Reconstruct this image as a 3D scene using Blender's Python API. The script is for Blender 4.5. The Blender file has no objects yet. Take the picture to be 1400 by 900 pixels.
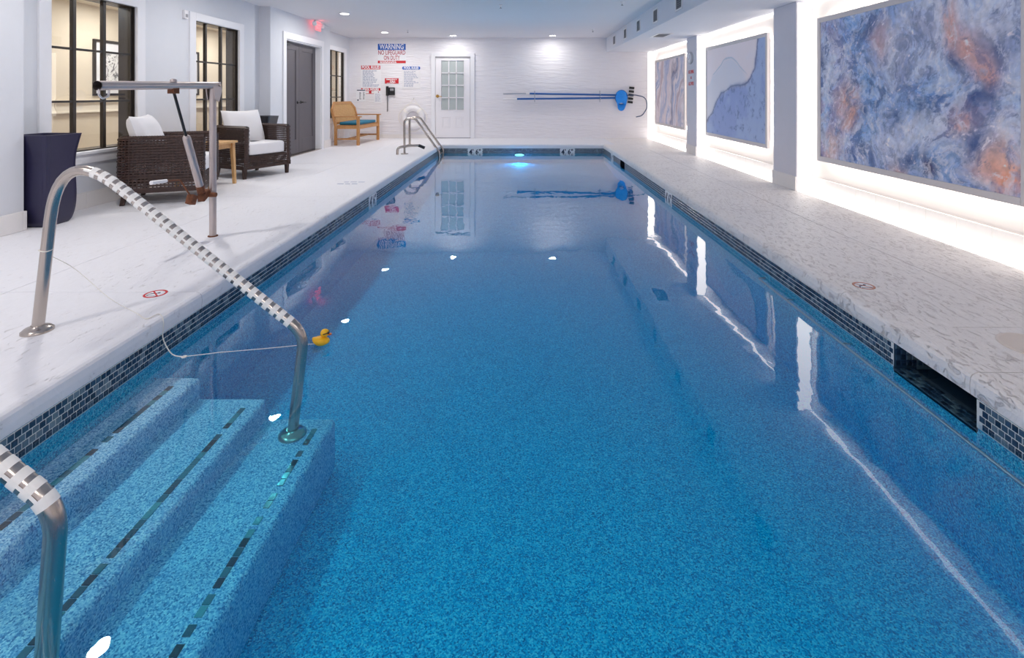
import bpy, math, random
import numpy as np
from mathutils import Vector, Matrix, Euler
random.seed(7)
rng = np.random.default_rng(5)
SC = bpy.context.scene
PI = math.pi

# ------------------------------------------------------------------ camera, world, exposure, lights
EYE = 1.12          # eye height over the deck
F = 700.0           # focal length in pixels of the 1400 px wide frame
cam_d = bpy.data.cameras.new('camera')
cam = bpy.data.objects.new('camera', cam_d)
SC.collection.objects.link(cam)
cam.location = (0, 0, EYE)
cam.rotation_euler = (PI/2, 0, 0)
cam_d.sensor_width = 36
cam_d.lens = 36*F/1400
cam_d.shift_x = -15/1400
cam_d.shift_y = -321/1400
cam_d.clip_start = .05
SC.camera = cam
w = bpy.data.worlds.new('world'); SC.world = w; w.use_nodes = True
w.node_tree.nodes['Background'].inputs[0].default_value = (.75, .8, 1, 1)
w.node_tree.nodes['Background'].inputs[1].default_value = .3
SC.view_settings.view_transform = 'Standard'
SC.view_settings.look = 'None'
SC.view_settings.gamma = 1
SC.view_settings.use_curve_mapping = False
SC.view_settings.exposure = -0.72
SC.cycles.use_denoising = True
SC.cycles.max_bounces = 14
SC.cycles.diffuse_bounces = 7
SC.cycles.transparent_max_bounces = 16
SC.cycles.sample_clamp_indirect = 6
CAN_W = 34.0        # each recessed ceiling lamp
LED_W = 16.0        # each LED tape behind a picture
CHANNEL = 5.8       # emission of the LED diffuser channels round the bays

def area(name, loc, rot, sx, sy, power, color=(1, 1, 1), shape='RECTANGLE', parent=None, spread=PI):
    d = bpy.data.lights.new(name, 'AREA'); d.shape = shape; d.size = sx
    if shape == 'RECTANGLE': d.size_y = sy
    d.energy = power; d.color = color; d.spread = spread
    o = bpy.data.objects.new(name, d); SC.collection.objects.link(o)
    o.location = loc; o.rotation_euler = rot
    if parent: o.parent = parent
    return o

# ------------------------------------------------------------------ node helpers and materials
class NT:
    def __init__(s, name):
        s.m = bpy.data.materials.new(name); s.m.use_nodes = True
        s.t = s.m.node_tree; s.t.nodes.clear()
        s.out = s.n('ShaderNodeOutputMaterial')
    def n(s, ty, **kw):
        nd = s.t.nodes.new(ty)
        for k, v in kw.items(): setattr(nd, k, v)
        return nd
    def put(s, sock, v):
        if isinstance(v, bpy.types.NodeSocket): s.t.links.new(v, sock)
        elif v is not None:
            if sock.type == 'RGBA' and not hasattr(v, '__len__'): v = (v, v, v, 1)
            elif sock.type == 'RGBA' and len(v) == 3: v = (*v, 1)
            sock.default_value = v
    def math(s, op, a, b=None, clamp=False):
        nd = s.n('ShaderNodeMath', operation=op); nd.use_clamp = clamp
        s.put(nd.inputs[0], a)
        if b is not None: s.put(nd.inputs[1], b)
        return nd.outputs[0]
    def mix(s, f, a, b, mode='MIX'):
        nd = s.n('ShaderNodeMix', data_type='RGBA', blend_type=mode)
        s.put(nd.inputs[0], f); s.put(nd.inputs[6], a); s.put(nd.inputs[7], b)
        return nd.outputs[2]
    def pos(s, scale=(1, 1, 1), obj=False):
        if obj: src = s.n('ShaderNodeTexCoord').outputs['Object']
        else: src = s.n('ShaderNodeNewGeometry').outputs['Position']
        mp = s.n('ShaderNodeMapping'); s.put(mp.inputs[0], src); mp.inputs['Scale'].default_value = scale
        return mp.outputs[0]
    def noise(s, vec, scale=5, detail=4, rough=.55, dist=0):
        nd = s.n('ShaderNodeTexNoise'); s.put(nd.inputs['Vector'], vec)
        nd.inputs['Scale'].default_value = scale; nd.inputs['Detail'].default_value = detail
        nd.inputs['Roughness'].default_value = rough; nd.inputs['Distortion'].default_value = dist
        return nd.outputs['Fac']
    def vor(s, vec, scale, out='Color', feature='F1'):
        nd = s.n('ShaderNodeTexVoronoi', feature=feature); s.put(nd.inputs['Vector'], vec)
        nd.inputs['Scale'].default_value = scale
        return nd.outputs[out]
    def ramp(s, f, stops):
        nd = s.n('ShaderNodeValToRGB'); s.put(nd.inputs[0], f)
        e = nd.color_ramp.elements
        while len(e) < len(stops): e.new(.5)
        for k, (p, c) in enumerate(stops):
            e[k].position = p; e[k].color = (*c, 1) if hasattr(c, '__len__') else (c, c, c, 1)
        return nd.outputs[0]
    def bump(s, h, strength=.3, dist=.01, normal=None):
        nd = s.n('ShaderNodeBump'); s.put(nd.inputs['Height'], h)
        nd.inputs['Strength'].default_value = strength; nd.inputs['Distance'].default_value = dist
        if normal is not None: s.put(nd.inputs['Normal'], normal)
        return nd.outputs[0]
    def bsdf(s, color, rough=.5, metal=0, normal=None, spec=.5, **kw):
        b = s.n('ShaderNodeBsdfPrincipled')
        s.put(b.inputs['Base Color'], color); s.put(b.inputs['Roughness'], rough)
        s.put(b.inputs['Metallic'], metal); s.put(b.inputs['Specular IOR Level'], spec)
        if normal is not None: s.put(b.inputs['Normal'], normal)
        for k, v in kw.items(): s.put(b.inputs[k.replace('_', ' ')], v)
        s.t.links.new(b.outputs[0], s.out.inputs['Surface'])
        return b

def lin(r, g, b):
    f = lambda c: (c/255/12.92) if c/255 <= .04045 else ((c/255+.055)/1.055)**2.4
    return (f(r), f(g), f(b))

def plain(name, col, rough=.5, metal=0, spec=.5, var=.06, scale=9, bump=0, bscale=60):
    t = NT(name)
    v = t.noise(t.pos(), scale, 3)
    c = t.mix(v, tuple(max(0, x*(1-var)) for x in col), tuple(min(1, x*(1+var)) for x in col))
    nm = t.bump(t.noise(t.pos(), bscale, 3), .4, bump) if bump else None
    t.bsdf(c, rough, metal, nm, spec)
    return t.m

def emis(name, col, s):
    t = NT(name); e = t.n('ShaderNodeEmission'); t.put(e.inputs[0], col); e.inputs[1].default_value = s
    t.t.links.new(e.outputs[0], t.out.inputs['Surface']); return t.m

M = {}
M['paint_left'] = plain('paint_left', lin(222, 224, 230), .7, var=.02, bump=.0006, bscale=180)
M['paint_white'] = plain('paint_white', lin(232, 230, 236), .6, var=.015, bump=.0006, bscale=150)
M['paint_soffit'] = plain('paint_soffit', lin(222, 224, 232), .7, var=.02, bump=.0012, bscale=90)
M['paint_pillar'] = plain('paint_pillar', lin(222, 220, 228), .65, var=.02, bump=.0008, bscale=120)
M['paint_bay'] = plain('paint_bay', lin(236, 230, 226), .6, var=.01)
M['trim'] = plain('trim', lin(240, 240, 244), .35, var=.01)
M['board_tile'] = plain('board_tile', lin(236, 232, 230), .3, var=.03)
M['ceiling'] = plain('ceiling', lin(230, 228, 232), .75, var=.015, scale=1.5)
M['door_grey'] = plain('door_grey', lin(92, 88, 94), .45, var=.08, scale=4)
M['door_white'] = plain('door_white', lin(240, 238, 242), .4, var=.01)
M['bronze'] = plain('bronze', lin(50, 44, 40), .35, var=.15)
M['black'] = plain('black', lin(24, 24, 28), .4)
M['rubber'] = plain('rubber', lin(20, 24, 36), .6)
M['greyplastic'] = plain('greyplastic', lin(150, 150, 156), .4)
M['white_plastic'] = plain('white_plastic', lin(238, 236, 238), .35)
M['paper'] = plain('paper', lin(242, 242, 246), .7, var=.01)
M['red'] = plain('red', lin(205, 30, 42), .5, var=.03)
M['darkred'] = plain('darkred', lin(170, 22, 60), .5, var=.03)
M['blue_print'] = plain('blue_print', lin(18, 90, 185), .5, var=.03)
M['ink'] = plain('ink', lin(150, 160, 190), .7)
M['ink_dark'] = plain('ink_dark', lin(30, 35, 70), .7)
M['marker_ink'] = plain('marker_ink', lin(10, 25, 60), .4)
M['navy'] = plain('navy', lin(42, 40, 70), .38, var=.1, bump=.0004, bscale=300)
M['charcoal'] = plain('charcoal', lin(38, 38, 46), .35, var=.1)
M['soil'] = plain('soil', lin(60, 70, 74), .9, var=.5, scale=60, bump=.01)
M['cushion'] = plain('cushion', lin(238, 236, 238), .85, var=.02, bump=.0008, bscale=400)
M['teal'] = plain('teal', lin(20, 110, 140), .7, var=.1)
M['brass'] = plain('brass', lin(190, 150, 80), .3, 1)
M['duck'] = plain('duck', lin(250, 190, 30), .35, var=.06)
M['duck_bill'] = plain('duck_bill', lin(240, 120, 20), .4)
M['string'] = plain('string', lin(236, 232, 224), .8)
M['tape'] = plain('tape', lin(250, 247, 242), .6, var=.04, scale=40)
M['beige'] = plain('beige', lin(236, 224, 204), .7, var=.02)
M['cream_trim'] = plain('cream_trim', lin(246, 238, 222), .5, var=.01)
M['carpet'] = plain('carpet', lin(150, 130, 110), .9)
M['blue_pole'] = plain('blue_pole', lin(12, 90, 165), .35)
M['hook_blue'] = plain('hook_blue', lin(70, 86, 116), .35, .6)
M['net'] = plain('net', lin(20, 140, 235), .5, var=.15, scale=30)
M['alu'] = plain('alu', lin(200, 202, 208), .3, 1)
M['frame_grey'] = plain('frame_grey', lin(216, 210, 210), .45, var=.02)
M['rust'] = plain('rust', lin(112, 66, 40), .8, var=.6, scale=90, bump=.002)
M['mortar'] = plain('mortar', lin(214, 218, 218), .8, var=.08, scale=60)
M['led'] = emis('led', (1, .94, .88), CHANNEL)
M['lamp'] = emis('lamp', (1, .97, .94), 14)
M['exit_glow'] = emis('exit_glow', (1, .22, .26), 2.4)
M['pool_lamp'] = emis('pool_lamp', (.55, .85, 1), 9)

def steel(name, tone, r):
    t = NT(name)
    v = t.noise(t.pos((120, 120, 6)), 3, 3)
    s = t.noise(t.pos(), 7, 4)
    c = t.mix(s, tuple(x*.8 for x in tone), tone)
    t.bsdf(c, t.math('ADD', t.math('MULTIPLY', v, .18), r), 1, t.bump(v, .15, .0004))
    return t.m
M['steel'] = steel('steel', lin(196, 186, 178), .15)
M['steel_bright'] = steel('steel_bright', lin(226, 222, 222), .16)
M['lift_metal'] = steel('lift_metal', lin(206, 194, 190), .34)

def wood(name, a, b):
    t = NT(name)
    g = t.noise(t.pos((14, 14, 2.0)), 5, 5, .6, 1.5)
    c = t.ramp(g, [(.25, a), (.75, b)])
    t.bsdf(c, .5, 0, t.bump(g, .2, .001))
    return t.m
M['teak'] = wood('teak', lin(168, 112, 62), lin(214, 162, 104))
M['teak_light'] = wood('teak_light', lin(196, 148, 92), lin(226, 184, 130))
M['dark_wood'] = wood('dark_wood', lin(44, 26, 22), lin(64, 40, 32))
t = NT('wicker'); v = t.noise(t.pos(), 70, 2)
t.bsdf(t.ramp(v, [(.3, lin(36, 22, 19)), (.7, lin(78, 54, 46))]), .42); M['wicker'] = t.m

# wavy cast wall tile of the far wall
t = NT('wavy_wall')
p = t.pos((1.1, 1.1, 9))
h1 = t.noise(p, 2.4, 2, .5, .6)
t.bsdf(t.mix(h1, lin(236, 233, 238), lin(243, 241, 244)), .42, 0, t.bump(h1, .8, .02)); M['wavy'] = t.m

# stamped white pool deck: the right side is creased deeper and toned warmer than the left
def deck(name, crease, base, wash, lo, rough, dist):
    t = NT(name)
    p = t.pos()
    r = t.n('ShaderNodeMapping'); t.put(r.inputs[0], p); r.inputs['Rotation'].default_value = (0, 0, -.12); r.inputs['Scale'].default_value = (22, 8, 8)
    n1 = t.noise(r.outputs[0], 1.9, 7, .66, .9)
    n2 = t.noise(p, 1.1, 3); n3 = t.noise(p, 70, 3); n4 = t.noise(p, 2.3, 2)
    ridge = t.ramp(t.math('ADD', n1, t.math('MULTIPLY', t.math('SUBTRACT', n4, .5), .18)), [(lo, 0), (lo+.045, .75), (.62, 1)])
    c = t.mix(ridge, crease, base)
    c = t.mix(t.math('MULTIPLY', n2, .15), c, wash)
    hh = t.math('ADD', ridge, t.math('MULTIPLY', n3, .25))
    t.bsdf(c, t.math('ADD', rough, t.math('MULTIPLY', n3, .2)), 0, t.bump(hh, .8, dist)); return t.m
M['deck'] = deck('deck', lin(229, 222, 219), lin(248, 243, 240), lin(234, 230, 230), .385, .34, .010)
M['deck_left'] = deck('deck_left', lin(228, 225, 227), lin(240, 239, 243), lin(230, 230, 236), .33, .42, .004)

# blue pebble plaster
def plaster(name, cols, wash):
    t = NT(name)
    p = t.pos()
    sp = t.n('ShaderNodeSeparateColor'); t.put(sp.inputs[0], t.vor(p, 210))
    n2 = t.noise(p, 120, 2)
    k = t.math('ADD', t.math('MULTIPLY', sp.outputs[0], .75), t.math('MULTIPLY', n2, .45))
    n0 = t.noise(p, 1.3, 2)
    c = t.ramp(k, list(zip((.18, .42, .70, .95), cols)))
    c = t.mix(t.math('MULTIPLY', n0, .2), c, wash)
    t.bsdf(c, .75, 0, t.bump(k, .3, .002)); return t.m
M['plaster'] = plaster('plaster', (lin(4, 70, 134), lin(16, 152, 204), lin(50, 202, 232), lin(140, 232, 246)), lin(20, 170, 212))
M['plaster_steps_lit'] = plaster('plaster_steps_lit', (lin(30, 84, 156), lin(118, 160, 208), lin(190, 206, 234), lin(240, 240, 252)), lin(150, 178, 222))  # same plaster made paler: shallow-water brightness put into the colour

# small glass tiles, each with its own tone
def glass_tile(name, stops, edge):
    t = NT(name)
    g = t.n('ShaderNodeNewGeometry'); oi = t.n('ShaderNodeObjectInfo')
    k = t.math('FRACT', t.math('ADD', g.outputs['Random Per Island'], oi.outputs['Random']))
    c = t.ramp(k, stops)
    v = t.noise(t.pos(), 90, 2)
    c = t.mix(t.math('MULTIPLY', v, .5), c, edge)
    t.bsdf(c, .12, 0, t.bump(v, .3, .002))
    return t.m
M['tile'] = glass_tile('tile', [(0, lin(18, 34, 56)), (.3, lin(32, 54, 82)), (.65, lin(66, 94, 116)), (1, lin(130, 150, 160))], lin(48, 72, 98))
M['mosaic'] = glass_tile('mosaic', [(0, lin(14, 30, 50)), (.4, lin(28, 58, 80)), (.7, lin(60, 120, 140)), (1, lin(120, 180, 190))], lin(30, 60, 84))

def schlick(t, normal=None, f0=.02, pw=5):
    lw = t.n('ShaderNodeLayerWeight'); lw.inputs[0].default_value = .5
    if normal is not None: t.put(lw.inputs['Normal'], normal)
    return t.math('ADD', f0, t.math('MULTIPLY', t.math('POWER', lw.outputs['Facing'], pw), 1-f0))
# water: clear surface with real reflections, blue-green absorption in the volume
t = NT('water')
wn = t.noise(t.pos((1, .55, 1)), 2.2, 3, .5, .4)
wn2 = t.noise(t.pos((1, .6, 1)), 14, 2)
nm = t.bump(t.math('ADD', wn, t.math('MULTIPLY', wn2, .04)), .28, .010)
gl = t.n('ShaderNodeBsdfGlossy'); gl.inputs['Roughness'].default_value = 0.0; t.put(gl.inputs['Normal'], nm)
tr = t.n('ShaderNodeBsdfTransparent'); tr.inputs[0].default_value = (1, 1, 1, 1)
mx = t.n('ShaderNodeMixShader'); t.put(mx.inputs[0], schlick(t, nm, .022, 3.5))
t.t.links.new(tr.outputs[0], mx.inputs[1]); t.t.links.new(gl.outputs[0], mx.inputs[2])
t.t.links.new(mx.outputs[0], t.out.inputs['Surface'])
va = t.n('ShaderNodeVolumeAbsorption'); va.inputs['Color'].default_value = (0, .89, .97, 1); va.inputs['Density'].default_value = 2.1
t.t.links.new(va.outputs[0], t.out.inputs['Volume']); M['water'] = t.m
# thin window glass
def glass(name, tint, f0=.04, rough=0):
    t = NT(name)
    gl = t.n('ShaderNodeBsdfGlossy'); gl.inputs['Roughness'].default_value = rough
    tr = t.n('ShaderNodeBsdfTransparent'); t.put(tr.inputs[0], tint)
    mx = t.n('ShaderNodeMixShader'); t.put(mx.inputs[0], schlick(t, None, f0))
    t.t.links.new(tr.outputs[0], mx.inputs[1]); t.t.links.new(gl.outputs[0], mx.inputs[2])
    t.t.links.new(mx.outputs[0], t.out.inputs['Surface']); return t.m
M['glass'] = glass('glass', (.95, .96, .96))
t = NT('frosted'); v = t.noise(t.pos(), 120, 2)
t.bsdf(t.mix(v, lin(168, 178, 178), lin(190, 198, 198)), .18, 0, t.bump(v, .2, .001)); M['frosted'] = t.m
# picture print: colours come from the painted sheet, fine grain from noise
t = NT('print')
at = t.n('ShaderNodeAttribute'); at.attribute_name = 'Col'
g = t.noise(t.pos(), 260, 2)
c = t.mix(t.math('MULTIPLY', g, .04), at.outputs['Color'], (.9, .9, .95))
t.bsdf(c, .6, spec=.2); M['print'] = t.m
# framed flower sketch in the corridor
t = NT('sketch')
v = t.noise(t.pos(), 7, 4, .6, 2.5)
t.bsdf(t.ramp(v, [(.42, (.15, .15, .17)), (.5, (.85, .85, .85)), (.6, (.9, .9, .9)), (.66, (.3, .3, .33))]), .5); M['sketch'] = t.m

# ------------------------------------------------------------------ mesh helpers
class MB:
    def __init__(s, o=(0, 0, 0)):
        s.v = []; s.f = []; s.o = Vector(o); s.sm = []
    def add(s, vs, fs, smooth=False):
        b = len(s.v)
        s.v += [tuple(Vector(v)-s.o) for v in vs]
        s.f += [tuple(b+i for i in f) for f in fs]; s.sm += [smooth]*len(fs)
        return s
    def box(s, x0, x1, y0, y1, z0, z1):
        return s.add([(x, y, z) for z in (z0, z1) for y in (y0, y1) for x in (x0, x1)],
                     [(0, 2, 3, 1), (4, 5, 7, 6), (0, 1, 5, 4), (2, 6, 7, 3), (0, 4, 6, 2), (1, 3, 7, 5)])
    def obox(s, c, size, R=None):
        R = R or Matrix.Identity(3); c = Vector(c)
        vs = [c + R @ Vector((sx*size[0]/2, sy*size[1]/2, sz*size[2]/2)) for sz in (-1, 1) for sy in (-1, 1) for sx in (-1, 1)]
        return s.add(vs, [(0, 2, 3, 1), (4, 5, 7, 6), (0, 1, 5, 4), (2, 6, 7, 3), (0, 4, 6, 2), (1, 3, 7, 5)])
    def bar(s, a, b, w, h, up=(0, 0, 1)):
        a, b = Vector(a), Vector(b); y = (b-a).normalized(); x = y.cross(Vector(up)).normalized(); z = x.cross(y)
        return s.obox((a+b)/2, (w, (b-a).length, h), Matrix((x, y, z)).transposed())
    def tube(s, pts, r, n=12, caps=True, closed=False):
        pts = [Vector(p) for p in pts]; N = len(pts)
        rs = r if hasattr(r, '__len__') else [r]*N
        vs = []; ref = None
        for i, p in enumerate(pts):
            if closed: d = pts[(i+1) % N]-pts[i-1]
            else: d = pts[min(i+1, N-1)]-pts[max(i-1, 0)]
            d.normalize()
            if ref is None:
                ref = d.cross(Vector((0, 0, 1)))
                if ref.length < .1: ref = d.cross(Vector((0, 1, 0)))
            ref = (ref - d*ref.dot(d)).normalized(); q = d.cross(ref)
            vs += [p + (ref*math.cos(2*PI*k/n)+q*math.sin(2*PI*k/n))*rs[i] for k in range(n)]
        fs = []
        for i in range(N if closed else N-1):
            j = (i+1) % N
            for k in range(n):
                fs.append((i*n+k, i*n+(k+1) % n, j*n+(k+1) % n, j*n+k))
        s.add(vs, fs, True)
        if caps and not closed:
            s.add(vs[:n], [tuple(range(n))[::-1]]); s.add(vs[-n:], [tuple(range(n))])
        return s
    def lathe(s, c, prof, n=24, axis='Z', caps=True):
        c = Vector(c); vs = []
        for r, h in prof:
            for k in range(n):
                a = 2*PI*k/n; u, w_ = r*math.cos(a), r*math.sin(a)
                vs.append(c+Vector({'Z': (u, w_, h), 'X': (h, u, w_), 'Y': (u, h, w_)}[axis]))
        fs = [(i*n+k, i*n+(k+1) % n, (i+1)*n+(k+1) % n, (i+1)*n+k) for i in range(len(prof)-1) for k in range(n)]
        s.add(vs, fs, True)
        if caps:
            s.add(vs[:n], [tuple(range(n))[::-1]]); s.add(vs[-n:], [tuple(range(n))])
        return s
    def grid(s, fn, nu, nv, smooth=True, wrap=False):
        vs = [fn(i/nu, j/nv) for j in range(nv+1) for i in range(nu+1)]
        fs = [(j*(nu+1)+i, j*(nu+1)+i+1, (j+1)*(nu+1)+i+1, (j+1)*(nu+1)+i) for j in range(nv) for i in range(nu)]
        return s.add(vs, fs, smooth)
    def prism(s, poly, a, b, axis='Y'):
        """polygon in two axes swept between a and b along the third"""
        def P(u, w_, t_): return {'Y': (u, t_, w_), 'X': (t_, u, w_), 'Z': (u, w_, t_)}[axis]
        n = len(poly); vs = [P(*p, a) for p in poly]+[P(*p, b) for p in poly]
        return s.add(vs, [tuple(range(n)), tuple(range(n, 2*n))[::-1]]+[(i, i+n, (i+1) % n+n, (i+1) % n) for i in range(n)])
    def build(s, name, mat, parent=None, bevel=0, seg=2, sub=0, fix=True):
        me = bpy.data.meshes.new(name); me.from_pydata(s.v, [], s.f); me.update()
        for p, q in zip(me.polygons, s.sm): p.use_smooth = q
        if fix:
            import bmesh
            bm = bmesh.new(); bm.from_mesh(me); bmesh.ops.recalc_face_normals(bm, faces=bm.faces); bm.to_mesh(me); bm.free()
        me.materials.append(mat)
        o = bpy.data.objects.new(name, me); SC.collection.objects.link(o)
        if parent is not None: o.parent = parent
        elif s.o.length > 0: o.location = s.o
        if bevel:
            b = o.modifiers.new('bevel', 'BEVEL'); b.width = bevel; b.segments = seg; b.limit_method = 'ANGLE'; b.angle_limit = .7
            b.harden_normals = False
        if sub:
            m_ = o.modifiers.new('sub', 'SUBSURF'); m_.levels = sub; m_.render_levels = sub
        return o

def tag(o, label, cat, group=None):
    o['label'] = label; o['category'] = cat
    if group: o['group'] = group
    return o
def thing(name, label, cat, loc=(0, 0, 0), rz=0, group=None):
    o = bpy.data.objects.new(name, None); SC.collection.objects.link(o)
    o.empty_display_size = .1
    o.location = loc; o.rotation_euler = (0, 0, rz)
    return tag(o, label, cat, group)
def struct(o): o['kind'] = 'structure'; return o
def dup(o, parent=None):
    c = o.copy(); SC.collection.objects.link(c)
    if parent is not None: c.parent = parent
    for ch in o.children: dup(ch, c)
    return c
def fillet(pts, radii, n=8):
    pts = [Vector(p) for p in pts]; out = [pts[0]]
    for i in range(1, len(pts)-1):
        a, b, c = pts[i-1], pts[i], pts[i+1]
        u = (a-b).normalized(); v = (c-b).normalized(); r = radii[i-1]
        ang = u.angle(v); d = min(r/math.tan(ang/2), (a-b).length*.49, (c-b).length*.49)
        p0, p1 = b+u*d, b+v*d
        for k in range(n+1):
            t_ = k/n
            out.append(p0*(1-t_)**2 + b*2*t_*(1-t_) + p1*t_**2)
    out.append(pts[-1]); return out
def resample(pts, step):
    pts = [Vector(p) for p in pts]; out = [pts[0].copy()]; acc = 0
    for a, b in zip(pts, pts[1:]):
        L = (b-a).length; d = step-acc
        while d <= L:
            out.append(a.lerp(b, d/L)); d += step
        acc = (acc+L) % step
    return out
_txt = {}
def text(s, size, mat, loc, rot, parent, name='lettering', align='CENTER', bold=.0, depth=.001, sx=1, fit=None):
    cu = bpy.data.curves.new(name, 'FONT'); cu.body = s; cu.size = size; cu.align_x = align; cu.align_y = 'CENTER'
    cu.offset = bold; cu.extrude = depth; cu.resolution_u = 3
    tmp = bpy.data.objects.new(name, cu); SC.collection.objects.link(tmp)
    bpy.context.view_layer.update()
    dg = bpy.context.evaluated_depsgraph_get()
    me = bpy.data.meshes.new_from_object(tmp.evaluated_get(dg))
    bpy.data.objects.remove(tmp)
    me.materials.clear(); me.materials.append(mat)
    if fit:
        xs = [v.co.x for v in me.vertices]; k = fit/(max(xs)-min(xs)); sx = k
    me.transform(Matrix.Diagonal((sx, 1, 1, 1)))
    me.transform(Matrix.Translation(Vector(loc)) @ Euler(rot).to_matrix().to_4x4())
    o = bpy.data.objects.new(name, me); SC.collection.objects.link(o); o.parent = parent
    return o
def pillow(c, size, R=None, e=.35, n=20, sag=0):
    """soft box: superellipsoid"""
    R = R or Matrix.Identity(3); c = Vector(c)
    def sp(x, p): return math.copysign(abs(x)**p, x)
    def fn(u, v):
        a = u*2*PI; b = (v-.5)*PI*.9999
        x = sp(math.cos(b), e)*sp(math.cos(a), e); y = sp(math.cos(b), e)*sp(math.sin(a), e); z = sp(math.sin(b), .6 if e > .3 else e*1.4)
        z *= 1-sag*(x**4+y**4)/2
        return c+R @ Vector((x*size[0]/2, y*size[1]/2, z*size[2]/2))
    return fn

# ------------------------------------------------------------------ main dimensions
XL, XR = -1.82, 1.80            # pool walls
YN, YF = 0.25, 11.44            # pool ends
WZ = -.176                      # water level
FZ = -.74                       # pool floor
CEIL = 2.56; WALLY = 13.06; BACK = -2.6
LX, LXR, LXF = -4.13, -4.31, -4.43
RX = 3.17; RXW = 3.36; SOF_X = 2.127; SOF_Z = 2.20
OPEN = [(2.03, 2.485), (9.06, 9.47)]

# ------------------------------------------------------------------ ceiling, soffit, walls
ceil = struct(MB().box(-4.7, 3.6, BACK-.1, WALLY+.1, CEIL, CEIL+.1).build('ceiling', M['ceiling']))
sof = struct(MB().prism([(SOF_X, CEIL), (SOF_X, SOF_Z), (3.6, SOF_Z), (3.6, CEIL)], BACK, WALLY).build('trim_1', M['paint_soffit'], bevel=.006))
far = struct(MB().box(-4.7, 3.6, WALLY, WALLY+.15, -.05, CEIL).build('wall_far', M['wavy']))
struct(MB().box(-4.7, 3.6, BACK-.15, BACK, -.05, CEIL).build('wall_back', M['paint_white']))
struct(MB().box(RXW, RXW+.15, BACK, WALLY, -.05, SOF_Z).build('wall_right', M['paint_bay']))
# left wall, with its steps in and out
W_OPEN = [(4.66, 5.70), (6.72, 7.76)]; WT, WB = 2.09, .56
wl = MB()
wl.box(-4.6, LX, BACK, 4.235, -.05, CEIL)
T = .19
def wall_with_holes(mb, xf, ya, yb, holes, zt, zb, t_=T):
    y = ya
    for a, b in holes:
        mb.box(xf-t_, xf, y, a, -.05, CEIL); mb.box(xf-t_, xf, a, b, zt, CEIL)
        if zb > 0: mb.box(xf-t_, xf, a, b, -.05, zb)
        y = b
    mb.box(xf-t_, xf, y, yb, -.05, CEIL)
wall_with_holes(wl, LXR, 4.235, 8.37, W_OPEN, WT, WB)
DY0, DY1, DT = 8.90, 10.46, 2.09
wall_with_holes(wl, LX, 8.37, 10.96, [(DY0, DY1)], DT, 0, .37)
wall_with_holes(wl, LXF, 10.96, WALLY, [(11.64, 12.68)], 2.15, WB, .07)
struct(wl.build('wall_left', M['paint_left']))

# baseboards of white tile
def base_run(name, pts_fn, a, b, step, h, th=.012):
    root = struct(MB().box(*pts_fn(a, b, .002), 0, h-.004).build(name, M['mortar']))
    y = a; first = None
    while y < b-1e-4:
        y2 = min(y+step, b)
        o = MB().box(*pts_fn(y+.001, y2-.001, th), .001, h).build('baseboard_tile', M['board_tile'], root, bevel=.002)
        y = y2
    return root
left_fn = lambda x: (lambda a, b, t_: (x-.0, x+t_, a, b))
base_run('baseboard_left', left_fn(LX), 1.8, 4.235, .4, .157, .03)
base_run('baseboard_left_window', left_fn(LXR), 4.235, 8.37, .4, .157, .02)
base_run('baseboard_left_door', left_fn(LX), 8.37, DY0-.13, .4, .157, .02)
base_run('baseboard_left_corner', left_fn(LX), DY1+.13, 10.96, .4, .157, .02)
base_run('baseboard_far', lambda a, b, t_: (a, b, WALLY-t_, WALLY), -4.40, -2.3, .4, .10, .012)
right_fn = lambda a, b, t_: (RXW-t_, RXW, a, b)

# pilasters and light channels of the picture bays
PIL = [(2.51, 3.05), (5.94, 6.48), (9.363, 9.906)]
for k, (a, b) in enumerate(PIL):
    o = struct(MB().box(RX, RXW, a, b, 0, SOF_Z).build('trim_%d' % (k+2), M['paint_pillar'], bevel=.004))
    MB().box(RX-.012, RX, a, b+.012, 0, .165).build('baseboard_tile', M['board_tile'], o, bevel=.003)
BAYS = [(3.05, 5.94), (6.48, 9.363), (9.906, WALLY)]
near_labels = ['nearest bay with the large blue and rust picture', 'middle bay with the pale and indigo picture', 'far bay with the marbled grey picture']
for k, (a, b) in enumerate(BAYS):
    base_run('baseboard_right' if k == 0 else 'baseboard_right_%d' % (k+1), right_fn, a, b, .3, .17, .018)
    t_ = thing('light_channel', 'glowing white light channel framing the '+near_labels[k], 'light', (RXW-.1, (a+b)/2, 0))
    L = t_.location
    MB(L).box(RX+.01, RXW-.02, a+.004, b-.004, .001, .008).build('diffuser', M['led'], t_)
    MB(L).box(RXW-.05, RXW-.001, a+.004, b-.004, SOF_Z-.008, SOF_Z-.001).build('diffuser', M['led'], t_)
    MB(L).box(RX+.02, RXW-.02, b-.007, b-.001, .02, SOF_Z-.02).build('diffuser', M['led'], t_)
    MB(L).box(RX+.02, RXW-.02, a+.001, a+.007, .02, SOF_Z-.02).build('diffuser', M['led'], t_)

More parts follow.
